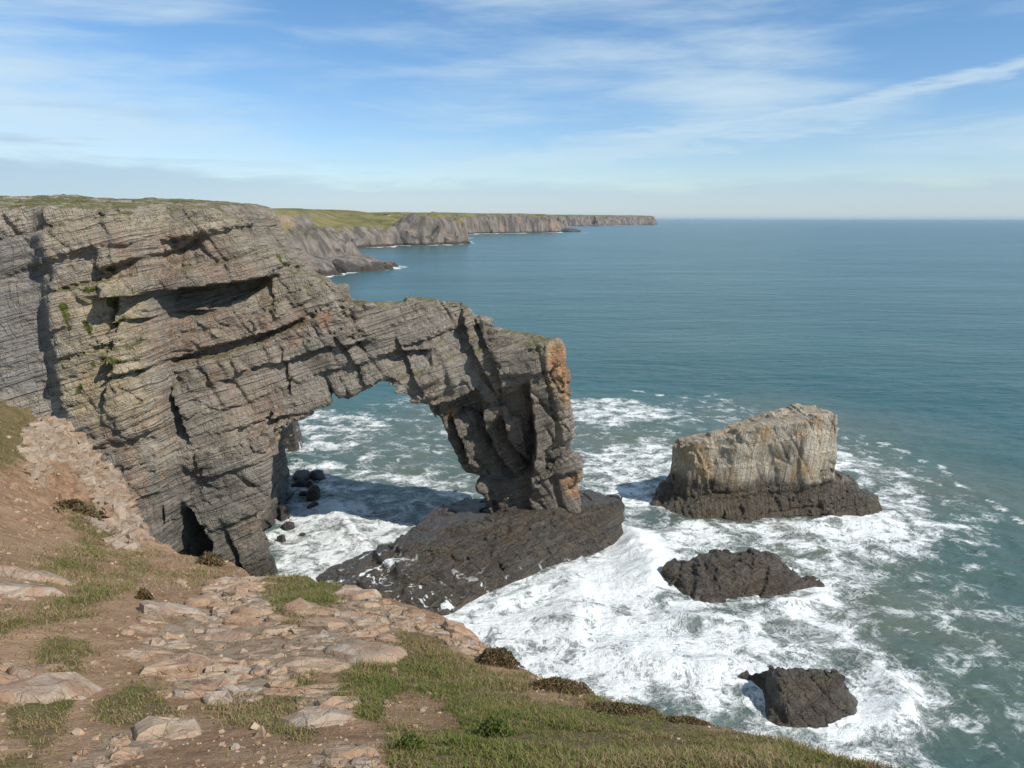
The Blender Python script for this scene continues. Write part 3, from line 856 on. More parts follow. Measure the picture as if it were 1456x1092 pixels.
foam_line([(900, 556), (960, 562), (1020, 570)], .52, 1.6)
foam_line([(560, 625), (600, 612), (640, 640)], .5, 1.0)
foam_line([(650, 640), (690, 650)], .5, 1.0)
foam_line([(455, 640), (480, 625), (520, 645), (500, 672)], .6, 1.4)
for fn, lo, hi in COASTS[:4]:
    box = (SX > lo[0]) & (SX < hi[0] + 60) & (SY > lo[1] - 60) & (SY < hi[1])
    if box.any():
        x_, y_ = SX[box], SY[box]
        d = -fn(x_, y_)
        wd = 3.0 + .005 * y_
        run = vn(x_ * 12 / y_, x_ * 0 + lo[1], y_ * 6 / lo[1])
        foam[box] = np.maximum(foam[box], np.exp(-(np.maximum(d - .2 * wd, 0) / wd) ** 2) * (.25 + 1.25 * run))
foam_line([(575, 379.5), (545, 385)], .9, 4.0)
foam_line([(790, 330.6), (832, 331.5)], .9, 14.0)
# the water's relief: chop, swell and the breaking crests
ZS = near * (.16 * fbm(SX, SY, zero, .45, 3) + .22 * fbm(SX * .8 + SY * .4, SY, zero + 3, .12, 2))
ZS = ZS + foam.clip(0, 1) * near * (.42 * (1 - np.abs(fbm(SX + wpx, SY + wpy, zero + 8, .30, 4, .55))) - .30)
def crest(P, hgt, back, front):
    global ZS, foam
    d, s, pos = line_sd(SX + wpx * .35, SY + wpy * .35, pts(P))
    e = np.clip(np.minimum(pos, 1 - pos) / .25, 0, 1)
    pr = np.where(s > 0, np.exp(-(d / front) ** 2), np.exp(-(d / back) ** 2))
    rag = .75 + .3 * fbm(SX, SY, zero + 12, .7, 4)
    ZS = ZS + hgt * e * pr * rag
    foam = np.maximum(foam, .98 * e * np.exp(-(d / (front * 1.2)) ** 2))
crest([(812, 800), (822, 830), (832, 870), (822, 905), (800, 940)], .9, 2.6, 1.0)
crest([(850, 905), (900, 925), (960, 945), (1040, 948), (1085, 975)], .8, 2.6, 1.0)
crest([(1090, 885), (1010, 880), (930, 885)], .7, 1.5, .8)
crest([(470, 700), (478, 735), (500, 765), (530, 790)], .7, 2.4, .9)
crest([(895, 770), (930, 800), (925, 850)], 1.1, 2.4, 1.6)
crest([(880, 745), (905, 760), (920, 790)], .9, 2.0, 1.4)
crest([(1120, 752), (1180, 742), (1240, 748), (1285, 735)], .8, 1.5, .7)
crest([(1205, 945), (1260, 965), (1300, 1000), (1270, 1040)], .9, 1.5, .7)
crest([(1075, 862), (1140, 856), (1190, 842)], .7, 1.0, .6)
crest([(690, 870), (740, 850), (790, 830)], .6, 1.6, .8)
sgd = poly_sd(SX, SY, pts([(400, 600), (620, 560), (860, 570), (1100, 560), (1370, 610), (1700, 800), (1900, 1200), (700, 1100), (300, 850)]))
shallow = sstep(14, -22, sgd)

def sea_material():
    m, t = new_mat('sea_water')
    geo = t.n('ShaderNodeNewGeometry')
    P = geo.outputs['Position']
    fo = t.n('ShaderNodeAttribute', attribute_name='foam').outputs['Fac']
    sh = t.n('ShaderNodeAttribute', attribute_name='shallow').outputs['Fac']
    Pz = t.vm('MULTIPLY', P, (1, 1, 0))
    wob = t.vm('SCALE', t.vm('SUBTRACT', t.n('ShaderNodeTexNoise', {'Vector': Pz, 'Scale': .22, 'Detail': 3.0}).outputs[1], (.5, .5, .5)), s=3.2)
    Pw = t.vm('ADD', Pz, wob)
    # churned froth in clumps, with torn threads between them
    n1 = t.noise(Pw, .42, 9.0, .66, .35)
    n2 = t.noise(Pw, 1.15, 6.0, .66, .3)
    lace2 = t.m('SUBTRACT', 1.0, t.m('MULTIPLY', t.m('ABSOLUTE', t.m('SUBTRACT', n2, .5)), 5.5), clamp=True)
    patch = t.noise(Pz, .16, 4.0, .6, .6)
    fr = t.noise(Pw, 5.0, 5.0, .75)
    lace = t.m('ADD', t.m('MULTIPLY', t.map(n1, .32, .68, 0, 1, False), .62), t.m('ADD', t.m('MULTIPLY', lace2, .26), t.m('MULTIPLY', fr, .26)))
    lvl = t.m('ADD', fo, t.m('MULTIPLY', t.m('SUBTRACT', patch, .5), .8))
    amt = t.m('ADD', lace, t.m('MULTIPLY', lvl, 1.0))
    mask = t.map(amt, .97, 1.40)
    mask = t.m('MULTIPLY', mask, t.map(fo, .12, .42))
    # open sea: scattered tiny whitecaps
    cap = t.map(t.noise(t.mapping(Pz, scale=(.5, 1.2, 1)), .16, 6.0, .72), .735, .77, 0, .55)
    cap = t.m('MULTIPLY', cap, t.map(sh, .2, 0.0))
    mask = t.m('MAXIMUM', mask, cap)
    deep = (.027, .082, .084)
    gl = (.100, .122, .094)
    big = t.noise(t.mapping(Pz, scale=(.5, 1.3, 1)), .010, 5.0, .62)
    wc = t.mix(t.map(big, .38, .64), deep, (.042, .110, .108))
    wc = t.mix(t.m('MULTIPLY', sh, t.map(t.noise(Pz, .05, 4.0, .6), .30, .62, .45, 1.0)), wc, gl)
    air = t.m('MULTIPLY', t.map(t.m('ADD', fo, t.m('MULTIPLY', t.m('SUBTRACT', patch, .5), .5)), .35, 1.0), .62)
    wc = t.mix(air, wc, (.25, .30, .27))
    c = t.mix(mask, wc, t.mix(t.map(fr, .35, .65), (.62, .655, .645), (.78, .80, .79)))
    # wave normals
    w1 = t.noise(t.mapping(Pz, rot=(0, 0, R(24)), scale=(.055, .16, 1)), 1.0, 5.0, .62, .4)
    w2 = t.noise(t.mapping(Pz, rot=(0, 0, R(-12)), scale=(.35, .75, 1)), 1.0, 5.0, .6, .3)
    w3 = t.noise(t.mapping(Pz, scale=(.007, .024, 1)), 1.0, 3.0, .6, .4)
    hgt = t.m('ADD', t.m('ADD', t.m('MULTIPLY', w1, 2.2), t.m('MULTIPLY', w2, .45)), t.m('MULTIPLY', w3, 5.0))
    hgt = t.m('ADD', hgt, t.m('MULTIPLY', t.m('ADD', lace, mask), t.m('MULTIPLY', t.map(fo, .2, .8), .34)))
    bp = t.n('ShaderNodeBump', {'Strength': 1.0, 'Distance': .55, 'Height': hgt})
    rough = t.map(mask, 0, 1, .22, .85)
    finish(t, Base_Color=c, Roughness=rough, IOR=1.33, Normal=bp.outputs[0], Specular_IOR_Level=t.map(mask, 0, 1, .27, .1))
    return m
sea = add_mesh('sea', np.stack([SX.ravel(), SY.ravel(), ZS.ravel()], 1), grid_quads(*SX.shape)[:, ::-1], sea_material(),
               attrs={'foam': foam.clip(0, 1.25), 'shallow': shallow}, smooth=True)
tag(sea, 'teal sea with white surf around the rocks', kind='structure')

# ------------------------------------------------------------------ the clifftop in the foreground
EDGE = [(-60, 540, 58), (0, 552, 57.5), (50, 572, 57), (80, 592, 56), (110, 625, 54), (140, 660, 50), (170, 700, 46), (188, 735, 40), (176, 776, 30), (230, 785, 26),
        (290, 797, 23), (340, 802, 20.5), (368, 822, 18.5), (420, 817, 16.5), (480, 827, 15), (520, 840, 14.2), (560, 852, 13.4),
        (600, 867, 12.4), (640, 887, 11.5), (690, 917, 10.5), (720, 932, 10), (745, 957, 9.4), (800, 970, 8.7), (840, 987, 8.1),
        (880, 1000, 7.6), (950, 1020, 7.0), (1050, 1040, 6.2), (1150, 1064, 5.6), (1250, 1092, 5.0)]
EW = [at_y(*e) for e in EDGE]
INNER = [(0, 1092, 4.5), (400, 1092, 4.2), (728, 1092, 4.2), (1100, 1092, 4.5), (0, 800, 14), (0, 700, 24), (0, 620, 38), (200, 900, 10), (300, 850, 13),
         (400, 950, 8.2), (600, 1000, 6.8), (800, 1030, 6.0), (200, 1000, 6.6), (0, 900, 8.6), (60, 640, 42), (60, 700, 30), (100, 720, 32), (100, 770, 22),
         (480, 900, 10.4), (150, 830, 15), (280, 930, 9.2)]
CTRL = EW + [at_y(*e) for e in INNER] + [(0, 0, 31.35), (-6, -2, 32.0), (4, -3, 31.8), (-20, 2, 32.4), (-30, 20, 28.5), (-50, 30, 27.0), (-60, 50, 24.0), (0, -15, 34)]
gz = tps(CTRL)
LAND = [(p[0], p[1]) for p in EW] + [(6.0, 3.2), (9, 0), (14, -8), (14, -30), (-90, -30), (-90, 58)]
def land_sd(x, y):
    r = np.hypot(x, y)
    q = np.clip(r / 12, .35, 2.2)
    d = poly_sd(x, y, LAND)
    return d + q * (.30 * fbm(x, y, x * 0 + 4, 1.1, 3) + .05)
def in_poly(PX, PY, P, soft):
    return sstep(soft, -soft, poly_sd(PX, PY, P))
GRASS_PX = [
    ([(362, 850), (390, 824), (470, 820), (496, 850), (470, 870), (410, 880), (380, 868)], 1.0),
    ([(495, 950), (560, 905), (600, 895), (660, 920), (725, 955), (790, 985), (850, 992), (930, 1010), (1050, 1040), (1180, 1066), (1300, 1110), (510, 1110), (560, 1045), (480, 985)], .95),
    ([(-20, 885), (60, 868), (110, 845), (150, 820), (190, 815), (190, 835), (130, 868), (80, 885), (-20, 905)], .9),
    ([(60, 925), (100, 912), (135, 920), (120, 945), (90, 962), (30, 965)], .8),
    ([(20, 1010), (90, 985), (110, 1000), (105, 1045), (60, 1075), (20, 1050)], .8),
    ([(150, 990), (200, 978), (240, 985), (268, 1020), (230, 1045), (170, 1035), (145, 1015)], .75),
    ([(295, 1005), (350, 985), (400, 980), (445, 970), (470, 1000), (465, 1045), (420, 1050), (380, 1030), (330, 1020)], .85),
    ([(50, 805), (90, 785), (150, 790), (130, 828), (70, 835)], .75),
    ([(220, 955), (265, 945), (285, 958), (230, 968)], .55),
    ([(-20, 555), (60, 575), (75, 600), (60, 650), (-20, 670)], .7),
    ([(150, 780), (230, 795), (240, 815), (180, 815)], .5),
    ([(90, 720), (140, 705), (165, 770), (120, 780)], .8),
    ([(240, 808), (290, 800), (330, 815), (280, 830)], .5),
    ([(-20, 1070), (70, 1060), (90, 1110), (-20, 1110)], .5),
    ([(440, 845), (500, 836), (540, 850), (500, 862)], .35),
]
BARE_PX = [[(560, 1000), (600, 985), (650, 1000), (640, 1030), (580, 1040), (545, 1025)], [(470, 1050), (540, 1040), (560, 1092), (450, 1110)],
           [(640, 915), (700, 930), (730, 965), (690, 960)], [(740, 962), (800, 985), (850, 1000), (800, 1010), (760, 990)]]
SLAB_PX = [
    [(196, 918), (245, 880), (290, 850), (340, 822), (368, 830), (372, 872), (420, 886), (480, 850), (520, 842), (562, 862), (600, 885), (560, 908), (500, 945), (430, 967), (370, 992), (310, 998), (262, 985), (262, 945)],
    [(110, 1085), (170, 1050), (235, 1042), (200, 1075), (160, 1105), (100, 1105)],
    [(-30, 965), (20, 945), (48, 955), (40, 985), (-30, 1010)],
    [(430, 1000), (450, 978), (475, 985), (468, 1022), (440, 1028)],
    [(440, 1092), (470, 1070), (520, 1075), (540, 1110), (430, 1110)],
    [(600, 880), (640, 890), (690, 925), (660, 925), (610, 900)],
    [(20, 830), (70, 822), (60, 845), (15, 850)],
    [(100, 610), (150, 665), (185, 720), (180, 770), (150, 750), (130, 700), (100, 660)],
]
def masks(x, y, z):
    px, py = to_px(x, y, z)
    px = px + 26 * fbm(x, y, z * 0, .9, 3) + 10 * fbm(x, y, z * 0 + 2, 4.0, 2)
    py = py + 18 * fbm(x, y, z * 0 + 7, .9, 3) + 8 * fbm(x, y, z * 0 + 9, 4.0, 2)
    behind = (y < 1.5)
    g = px * 0
    for P, a in GRASS_PX:
        g = np.maximum(g, a * in_poly(px, py, P, 20))
    for P in BARE_PX:
        g = g * (1 - .9 * in_poly(px, py, P, 10))
    rk = px * 0
    for P in SLAB_PX:
        rk = np.maximum(rk, in_poly(px, py, P, 8))
    out = behind | (px < -30) | (py > 1110) | (px > 1480)
    gd = sstep(.45, .62, vn(x * .5, y * .5, z * 0 + 2))
    g = np.where(out, gd * .8, g)
    rk = np.where(behind, 0, rk)
    return g * (1 - .75 * rk), rk
def ground_z(x, y, relief=True):
    z = gz(x, y)
    sd = land_sd(x, y)
    o = np.maximum(sd, 0)
    z = z - np.where(o < .5, 1.6 * o * o * 2, .8 + 3.6 * (o - .5))
    edge_soft = sstep(-1.2, 0, sd)
    r = np.hypot(x, y)
    if relief:
        k = np.clip(r / 14, .25, 2.2)
        z = z + .10 * k * fbm(x, y, x * 0 + 31, .55 / k ** .5, 3) + .030 * k * fbm(x, y, x * 0 + 3, 2.6 / k, 3) - .10 * k * edge_soft * np.abs(fbm(x, y, x * 0 + 8, 1.8 / k, 2))
        z = z + .35 * sstep(1.0, 6, o) * fbm(x, y, z, .5, 3)
        rim = sstep(-7, -1, sd) * sstep(22, 34, r)
        z = z - 1.0 * rim * rock_relief(x, y, z, dip=.3, amp=.8, seed=27, scales=((.8, 1.0, .7), (.4, .6, .4)))
    return np.maximum(z, -2.5)

gr = np.concatenate([np.geomspace(.25, 3.4, 36), np.geomspace(3.44, 64, 480)])
ga = np.concatenate([np.linspace(R(-92), R(-42), 60), np.linspace(R(-41.6), R(41.6), 480), np.linspace(R(42.2), R(88), 50)])
GA, GR = np.meshgrid(ga, gr)
GX, GY = (GR * np.sin(GA)).astype(f32), (GR * np.cos(GA)).astype(f32)
GZ = ground_z(GX, GY)
mg, mr = masks(GX, GY, GZ)
GZ = GZ + .05 * mg * np.clip(GR / 10, .5, 2) * (vn(GX * 3, GY * 3, GX * 0) - .2)
sdl = land_sd(GX, GY)
def soil_material():
    m, t = new_mat('clifftop_soil')
    P = t.n('ShaderNodeNewGeometry').outputs['Position']
    g = t.n('ShaderNodeAttribute', attribute_name='grass').outputs['Fac']
    rk = t.n('ShaderNodeAttribute', attribute_name='rock').outputs['Fac']
    n1 = t.noise(P, .6, 6.0, .6)
    n2 = t.noise(P, 4.0, 6.0, .65)
    n3 = t.noise(P, 22.0, 4.0, .7)
    c = t.mix(t.map(n1, .35, .65), (.25, .145, .082), (.36, .228, .138))
    c = t.mix(t.map(n2, .42, .68, 0, .6), c, (.41, .285, .19))
    c = t.mix(t.map(n2, .44, .30, 0, .6), c, (.15, .095, .06))
    c = t.mix(t.map(n3, .62, .72, 0, .55), c, (.50, .41, .32))
    c = t.mix(t.map(n3, .42, .30, 0, .6), c, (.15, .09, .055))
    gm = t.map(t.m('ADD', g, t.m('MULTIPLY', t.m('SUBTRACT', n2, .5), .9)), .30, .62, 0, .85)
    gc = t.mix(t.map(n3, .35, .65), (.085, .082, .030), (.165, .125, .06))
    c = t.mix(gm, c, gc)
    rm = t.map(t.m('ADD', rk, t.m('MULTIPLY', t.m('SUBTRACT', n2, .5), .8)), .35, .6, 0, .9)
    c = t.mix(rm, c, t.mix(t.map(n2, .38, .62), (.24, .155, .10), (.35, .275, .20)))
    hb = t.m('ADD', t.m('MULTIPLY', n2, 1.0), t.m('MULTIPLY', n3, .42))
    bp = t.n('ShaderNodeBump', {'Strength': 1.0, 'Distance': .13, 'Height': hb})
    finish(t, Base_Color=c, Roughness=.95, Normal=bp.outputs[0], Specular_IOR_Level=.15)
    return m
M_SOIL = soil_material()
ground = add_mesh('ground', np.stack([GX.ravel(), GY.ravel(), GZ.ravel()], 1), grid_quads(*GX.shape)[:, ::-1], M_SOIL,
                  attrs={'grass': mg, 'rock': np.maximum(mr, sstep(.3, 1.2, sdl))}, smooth=True)
tag(ground, 'bare reddish clifftop slope with turf and rock showing through', kind='structure')

# --- slabs of the outcrop, cell by cell, each a stone of its own
def slab_material():
    m, t = new_mat('outcrop_stone')
    P = t.n('ShaderNodeNewGeometry').outputs['Position']
    rnd = t.n('ShaderNodeObjectInfo').outputs['Random']
    n1 = t.noise(P, 1.3, 6.0, .62, .4)
    n2 = t.noise(P, 9.0, 6.0, .68)
    c = t.mix(t.map(n1, .36, .64), (.325, .215, .135), (.42, .325, .235))
    c = t.mix(t.m('MULTIPLY', t.m('POWER', rnd, 2.0), .7), c, (.33, .30, .265))
    c = t.mix(t.map(t.noise(P, 2.6, 5.0, .65), .44, .60, 0, .85), c, (.295, .180, .115))
    c = t.mix(t.map(n2, .56, .70, 0, .5), c, (.25, .155, .10))
    c = t.mix(t.map(n2, .42, .30, 0, .5), c, (.50, .43, .35))
    vor = t.n('ShaderNodeTexVoronoi', {'Vector': t.vm('ADD', P, t.vm('SCALE', t.n('ShaderNodeTexNoise', {'Vector': P, 'Scale': 2.}).outputs[1], s=.5)), 'Scale': 3.2}, feature='DISTANCE_TO_EDGE')
    hb = t.m('ADD', t.m('ADD', n1, t.m('MULTIPLY', n2, .5)), t.map(vor.outputs[0], 0, .03, -.10, 0))
    bp = t.n('ShaderNodeBump', {'Strength': .9, 'Distance': .10, 'Height': hb})
    finish(t, Base_Color=c, Roughness=.92, Normal=bp.outputs[0], Specular_IOR_Level=.2)
    return m
M_SLAB = slab_material()
def clip_half(poly, mx, my, nx, ny):
    out = []
    for i in range(len(poly)):
        a, b = poly[i], poly[(i + 1) % len(poly)]
        da = (a[0] - mx) * nx + (a[1] - my) * ny; db = (b[0] - mx) * nx + (b[1] - my) * ny
        if da <= 0: out.append(a)
        if (da < 0) != (db < 0) and da != db:
            t = da / (da - db)
            out.append((a[0] + (b[0] - a[0]) * t, a[1] + (b[1] - a[1]) * t))
    return out
def ground_hit(px, py):
    """where the line of sight through a photo pixel meets the slope"""
    ys = np.geomspace(2.5, 60, 900)
    u, v = (px - CX) / F, (py - CY) / F
    t = ys / (CP - v * SP)
    zs = CAM_H + (-SP - v * CP) * t
    g = gz(u * t, ys)
    k = np.argmax(zs <= g)
    return (u * t[k], ys[k])
rs = np.random.default_rng(5)
def outcrop(ip, n, name, label):
    Pw = np.array([ground_hit(*q) for q in SLAB_PX[ip]])
    lo, hi = Pw.min(0), Pw.max(0)
    seeds = []
    ctr = Pw.mean(0)
    dist = math.hypot(*ctr)
    tries = 0
    while len(seeds) < n and tries < 6000:
        tries += 1
        q = rs.uniform(lo, hi)
        if poly_sd(np.array([q[0]]), np.array([q[1]]), Pw)[0] > .0: continue
        mind = rs.choice([.13, .22, .40, .62]) * dist / 10 * (.36 if ip == 7 else 1.0)
        if all(math.hypot(q[0] - s[0], (q[1] - s[1]) * .8) > mind * .55 + s[2] * .45 for s in seeds):
            seeds.append((q[0], q[1], mind))
    root = bpy.data.objects.new(name, None)
    root.location = (ctr[0], ctr[1], float(ground_z(ctr[:1], ctr[1:], False)[0]))
    col.objects.link(root)
    tag(root, label, 'outcrop', 'rock outcrops in the slope')
    for i, s in enumerate(seeds):
        R0 = s[2] * 1.25
        cell = [(s[0] + R0 * math.cos(a) * rs.uniform(.8, 1.1), s[1] + R0 * math.sin(a) * rs.uniform(.8, 1.1)) for a in np.arange(0, 6.28, .7)]
        for j, q in enumerate(seeds):
            if j == i: continue
            dx, dy = q[0] - s[0], q[1] - s[1]
            L = math.hypot(dx, dy)
            if L > 2.6 * max(s[2], q[2]) + .3: continue
            k = .5 * (s[2] / (s[2] + q[2]) * 2) ** .6
            k = min(max(k, .3), .7)
            nx, ny = dx / L + rs.normal() * .12, dy / L + rs.normal() * .12
            cell = clip_half(cell, s[0] + dx * k - nx * .012, s[1] + dy * k - ny * .012, nx, ny)
            if len(cell) < 3: break
        if len(cell) < 3: continue
        C = np.array(cell)
        keep = [a for a in range(len(C)) if math.hypot(*(C[a] - C[a - 1])) > .03]
        C = C[keep]
        if len(C) < 3: continue
        c0 = C.mean(0)
        size = math.sqrt(abs(np.cross(C - c0, np.roll(C, -1, 0) - c0).sum()) / 2)
        if size < .05 * dist / 10: continue
        tx, ty = rs.normal() * .09, rs.normal() * .09 - .03
        hgt = size * rs.uniform(-.02, .16)
        k = len(C)
        def ring(sc, dz, wob):
            q = c0 + (C - c0) * sc
            z = ground_z(q[:, 0], q[:, 1], False) + dz + (q - c0) @ np.array([tx, ty]) + rs.normal(size=k) * wob
            return np.column_stack([q, z])
        rings = [ring(1.06, -.22 * max(1, dist / 10), 0), ring(1.0, hgt * .25 - .01, .012), ring(.84, hgt * .9, .018), ring(.42, hgt * 1.1, .04 * size + .01)]
        top = rings[3].mean(0) + [0, 0, .01]
        V = np.concatenate(rings + [top[None]])
        faces = []
        for a in range(3):
            for b in range(k):
                faces.append((a * k + b, a * k + (b + 1) % k, (a + 1) * k + (b + 1) % k, (a + 1) * k + b))
        for b in range(k):
            faces.append((3 * k + b, 3 * k + (b + 1) % k, 4 * k))
        me = bpy.data.meshes.new('rock_slab')
        me.from_pydata([tuple(v - np.array(root.location)) for v in V], [], faces)
        me.polygons.foreach_set('use_smooth', [rs.random() < .4] * len(me.polygons))
        me.materials.append(M_SLAB)
        link('rock_slab', me, root)
    return root
outcrop(0, 150, 'rock_outcrop', 'broad cracked pale outcrop in the bare slope beside the grass tuft')
outcrop(1, 14, 'rock_outcrop', 'pale slabs in the soil at the bottom edge, left of centre')
outcrop(2, 8, 'rock_outcrop', 'grey slabs at the left edge of the slope below the grass band')
outcrop(3, 5, 'rock_outcrop', 'small grey slab group amid the lower grass')
outcrop(4, 7, 'rock_outcrop', 'low stone slabs at the very bottom beside the large turf patch')
outcrop(5, 14, 'rock_outcrop', 'stony rim of the slope just above the surf')
outcrop(6, 5, 'rock_outcrop', 'flat pale slabs among far turf at the left')

# --- loose stones
def scatter(n, weight):
    w_ = (weight * (GR ** 2)).ravel().astype(float)
    w_ = np.maximum(w_, 0); w_ /= w_.sum()
    k = RNG.choice(w_.size, n, p=w_)
    i, j = np.unravel_index(k, GR.shape)
    r = GR[i, j] * (1 + (RNG.random(n) - .5) * .012)
    a = GA[i, j] + (RNG.random(n) - .5) * R(.2)
    x, y = r * np.sin(a), r * np.cos(a)
    return x, y
def ground_at(x, y):
    z = ground_z(x, y)
    return z
view = (np.abs(GA) < R(40)) & (GR > 3.2) & (sdl < .05)
soil_w = (1 - mg).clip(0, 1) * (1 - mr * .8) * view
peb_me = []
n_p = 2600
x, y = scatter(n_p, soil_w * GR ** -1.25)
z = ground_at(x, y)
cube_v = np.array([(-1, -1, -1), (1, -1, -1), (1, 1, -1), (-1, 1, -1), (-1, -1, 1), (1, -1, 1), (1, 1, 1), (-1, 1, 1)], float) * .7
cube_f = np.array([(0, 3, 2, 1), (4, 5, 6, 7), (0, 1, 5, 4), (1, 2, 6, 5), (2, 3, 7, 6), (3, 0, 4, 7)])
def chips(x, y, z, q, flat):
    """angular stone chips, each a skewed block turned its own way"""
    n = len(x)
    Vc = cube_v[None] * (1 + .9 * (RNG.random((n, 8, 3)) - .5)) * np.array([1, .8, flat])
    a, b = RNG.random(n) * 6.28, RNG.normal(size=n) * .35
    ca, sa, cb, sb = np.cos(a)[:, None], np.sin(a)[:, None], np.cos(b)[:, None], np.sin(b)[:, None]
    X0, Y0, Z0 = Vc[..., 0], Vc[..., 1] * cb - Vc[..., 2] * sb, Vc[..., 1] * sb + Vc[..., 2] * cb
    Vc = np.stack([X0 * ca - Y0 * sa, X0 * sa + Y0 * ca, Z0], -1) * q[:, None, None] + np.stack([x, y, z], -1)[:, None]
    return Vc.reshape(-1, 3), (cube_f[None] + 8 * np.arange(n)[:, None, None]).reshape(-1, 4)
sz = RNG.gamma(.9, .010, n_p) * (np.hypot(x, y) / 8) ** .6 + .006
Vp, Fp = chips(x, y, z + sz * .15, sz, .6)
M_PEB, t = new_mat('pebble_stone')
P = t.n('ShaderNodeNewGeometry').outputs['Position']
pn = t.noise(P, 6.0, 3.0)
finish(t, Base_Color=t.mix(t.map(pn, .35, .65), (.25, .155, .095), (.42, .32, .225)), Roughness=.9)
tag(add_mesh('pebbles', Vp, Fp, M_PEB), 'pale pebbles and crumbs strewn over the bare soil', 'pebbles', kind='stuff')
def crumbs(name, n, weight, size, mat, label, cat):
    x, y = scatter(n, weight)
    z = ground_at(x, y)
    q = np.minimum(size * RNG.gamma(1.3, .6, n), size * 1.7) * np.hypot(x, y) / 48
    Vc, Fc = chips(x, y, z - q * .15, q, .7)
    tag(add_mesh(name, Vc, Fc, mat), label, cat, kind='stuff')
pxg, pyg = to_px(GX, GY, GZ)
ramp_w = in_poly(pxg + 14 * fbm(GX, GY, GX * 0, .4, 2), pyg, [(70, 585), (110, 600), (160, 650), (205, 710), (200, 780), (165, 775), (140, 745), (130, 700), (100, 660), (70, 640), (45, 690), (30, 640)], 10) * (GR > 24) * (sdl < 3)
M_RUB, t = new_mat('rubble_stone')
P = t.n('ShaderNodeNewGeometry').outputs['Position']
rn, rf = t.noise(P, .8, 5.0, .6), t.noise(P, 3.5, 5.0, .68)
rc = t.mix(t.map(rn, .38, .62), (.25, .165, .105), (.33, .265, .20))
rc = t.mix(t.map(rf, .5, .68, 0, .6), rc, (.40, .34, .27))
rc = t.mix(t.map(rf, .44, .32, 0, .6), rc, (.20, .125, .08))
finish(t, Base_Color=rc, Roughness=.95, Specular_IOR_Level=.15, Normal=t.n('ShaderNodeBump', {'Strength': .8, 'Distance': .15, 'Height': rf}).outputs[0])
crumbs('rubble', 5000, ramp_w, .30, M_RUB, 'broken pale rock rubble where the slope meets the cliff', 'rubble')
STONES = [(182, 903, .016, 'pale loose stone on bare soil, left of the broad outcrop'), (24, 848, .020, 'loose stone at the left edge above the upper turf band'),
          (118, 1072, .018, 'loose stone beside the pale slabs at the bottom edge'), (258, 828, .014, 'loose stone at the head of the broad outcrop, near the rim'),
          (238, 992, .012, 'small loose stone just below the broad outcrop'), (335, 1062, .015, 'loose stone on the bare soil at the bottom, left of the large turf'),
          (1096, 1076, .015, 'largest of the reddish stones at the far right of the rim'), (1128, 1082, .010, 'small reddish stone at the far right end of the rim'),
          (560, 955, .012, 'lone stone lying in the large turf patch under the stony rim'), (600, 1012, .011, 'stone in the bare hollow inside the large turf patch'),
          (60, 700, .012, 'lone stone halfway up the bare left slope'), (35, 742, .010, 'loose stone low on the bare left slope above the far slabs')]
for i, (px, py, k, lab) in enumerate(STONES):
    hx, hy = ground_hit(px, py)
    d = math.hypot(hx, hy)
    r = k * d * .62
    me = boulder_mesh('loose_stone', 1.0, 200 + i, 2, (r, r * .8, r * .6), .5)
    me.materials.append(M_SLAB)
    o = link('loose_stone', me)
    o.location = (hx, hy, float(ground_z(np.array([hx]), np.array([hy]))[0]) + r * .12)
    o.rotation_euler = (0, 0, i)
    tag(o, lab, 'stone', 'loose stones on the soil')

# --- turf: single blades
def grass_mesh(name, n, weight, hmin, hmax, wd, mat, lean=1.1):
    x, y = scatter(n, weight)
    clump = vn(x * 2.2, y * 2.2, x * 0 + 6) ; fine = vn(x * 9, y * 9, x * 0 + 1)
    ok = fine + .8 * clump + .25 * RNG.random(n) > .74
    x, y, clump = x[ok], y[ok], clump[ok]
    n = len(x)
    z = ground_at(x, y)
    d = np.hypot(x, y)
    sc = np.clip(d / 7, .8, 3.0) ** .7
    h = (hmin + (hmax - hmin) * RNG.random(n) ** 1.5) * sc * (.6 + .8 * clump)
    th = RNG.random(n) * 6.283
    wv = wd * sc * (.7 + .6 * RNG.random(n))
    le = lean * h * (.3 + RNG.random(n))
    ph = RNG.random(n) * 6.283
    dx, dy = np.cos(th) * wv, np.sin(th) * wv
    lx, ly = np.cos(ph + th * .3) * le, np.sin(ph + th * .3) * le
    V = np.empty((n, 5, 3), f32)
    V[:, 0] = np.stack([x - dx, y - dy, z - .01], -1)
    V[:, 1] = np.stack([x + dx, y + dy, z - .01], -1)
    V[:, 2] = np.stack([x + dx * .7 + lx * .35, y + dy * .7 + ly * .35, z + h * .6], -1)
    V[:, 3] = np.stack([x - dx * .7 + lx * .35, y - dy * .7 + ly * .35, z + h * .6], -1)
    V[:, 4] = np.stack([x + lx, y + ly, z + h * .95], -1)
    base = 5 * np.arange(n)[:, None]
    Ft = np.concatenate([base + np.array([0, 1, 2]), base + np.array([0, 2, 3]), base + np.array([3, 2, 4])])
    tint = np.repeat(RNG.random(n) * .6 + .75 * (vn(x * .8, y * .8, x * 0 + 44) * .6 + vn(x * 2.6, y * 2.6, x * 0 + 4) * .4) - .12, 5)
    return add_mesh(name, V.reshape(-1, 3), Ft, mat, attrs={'tint': tint})
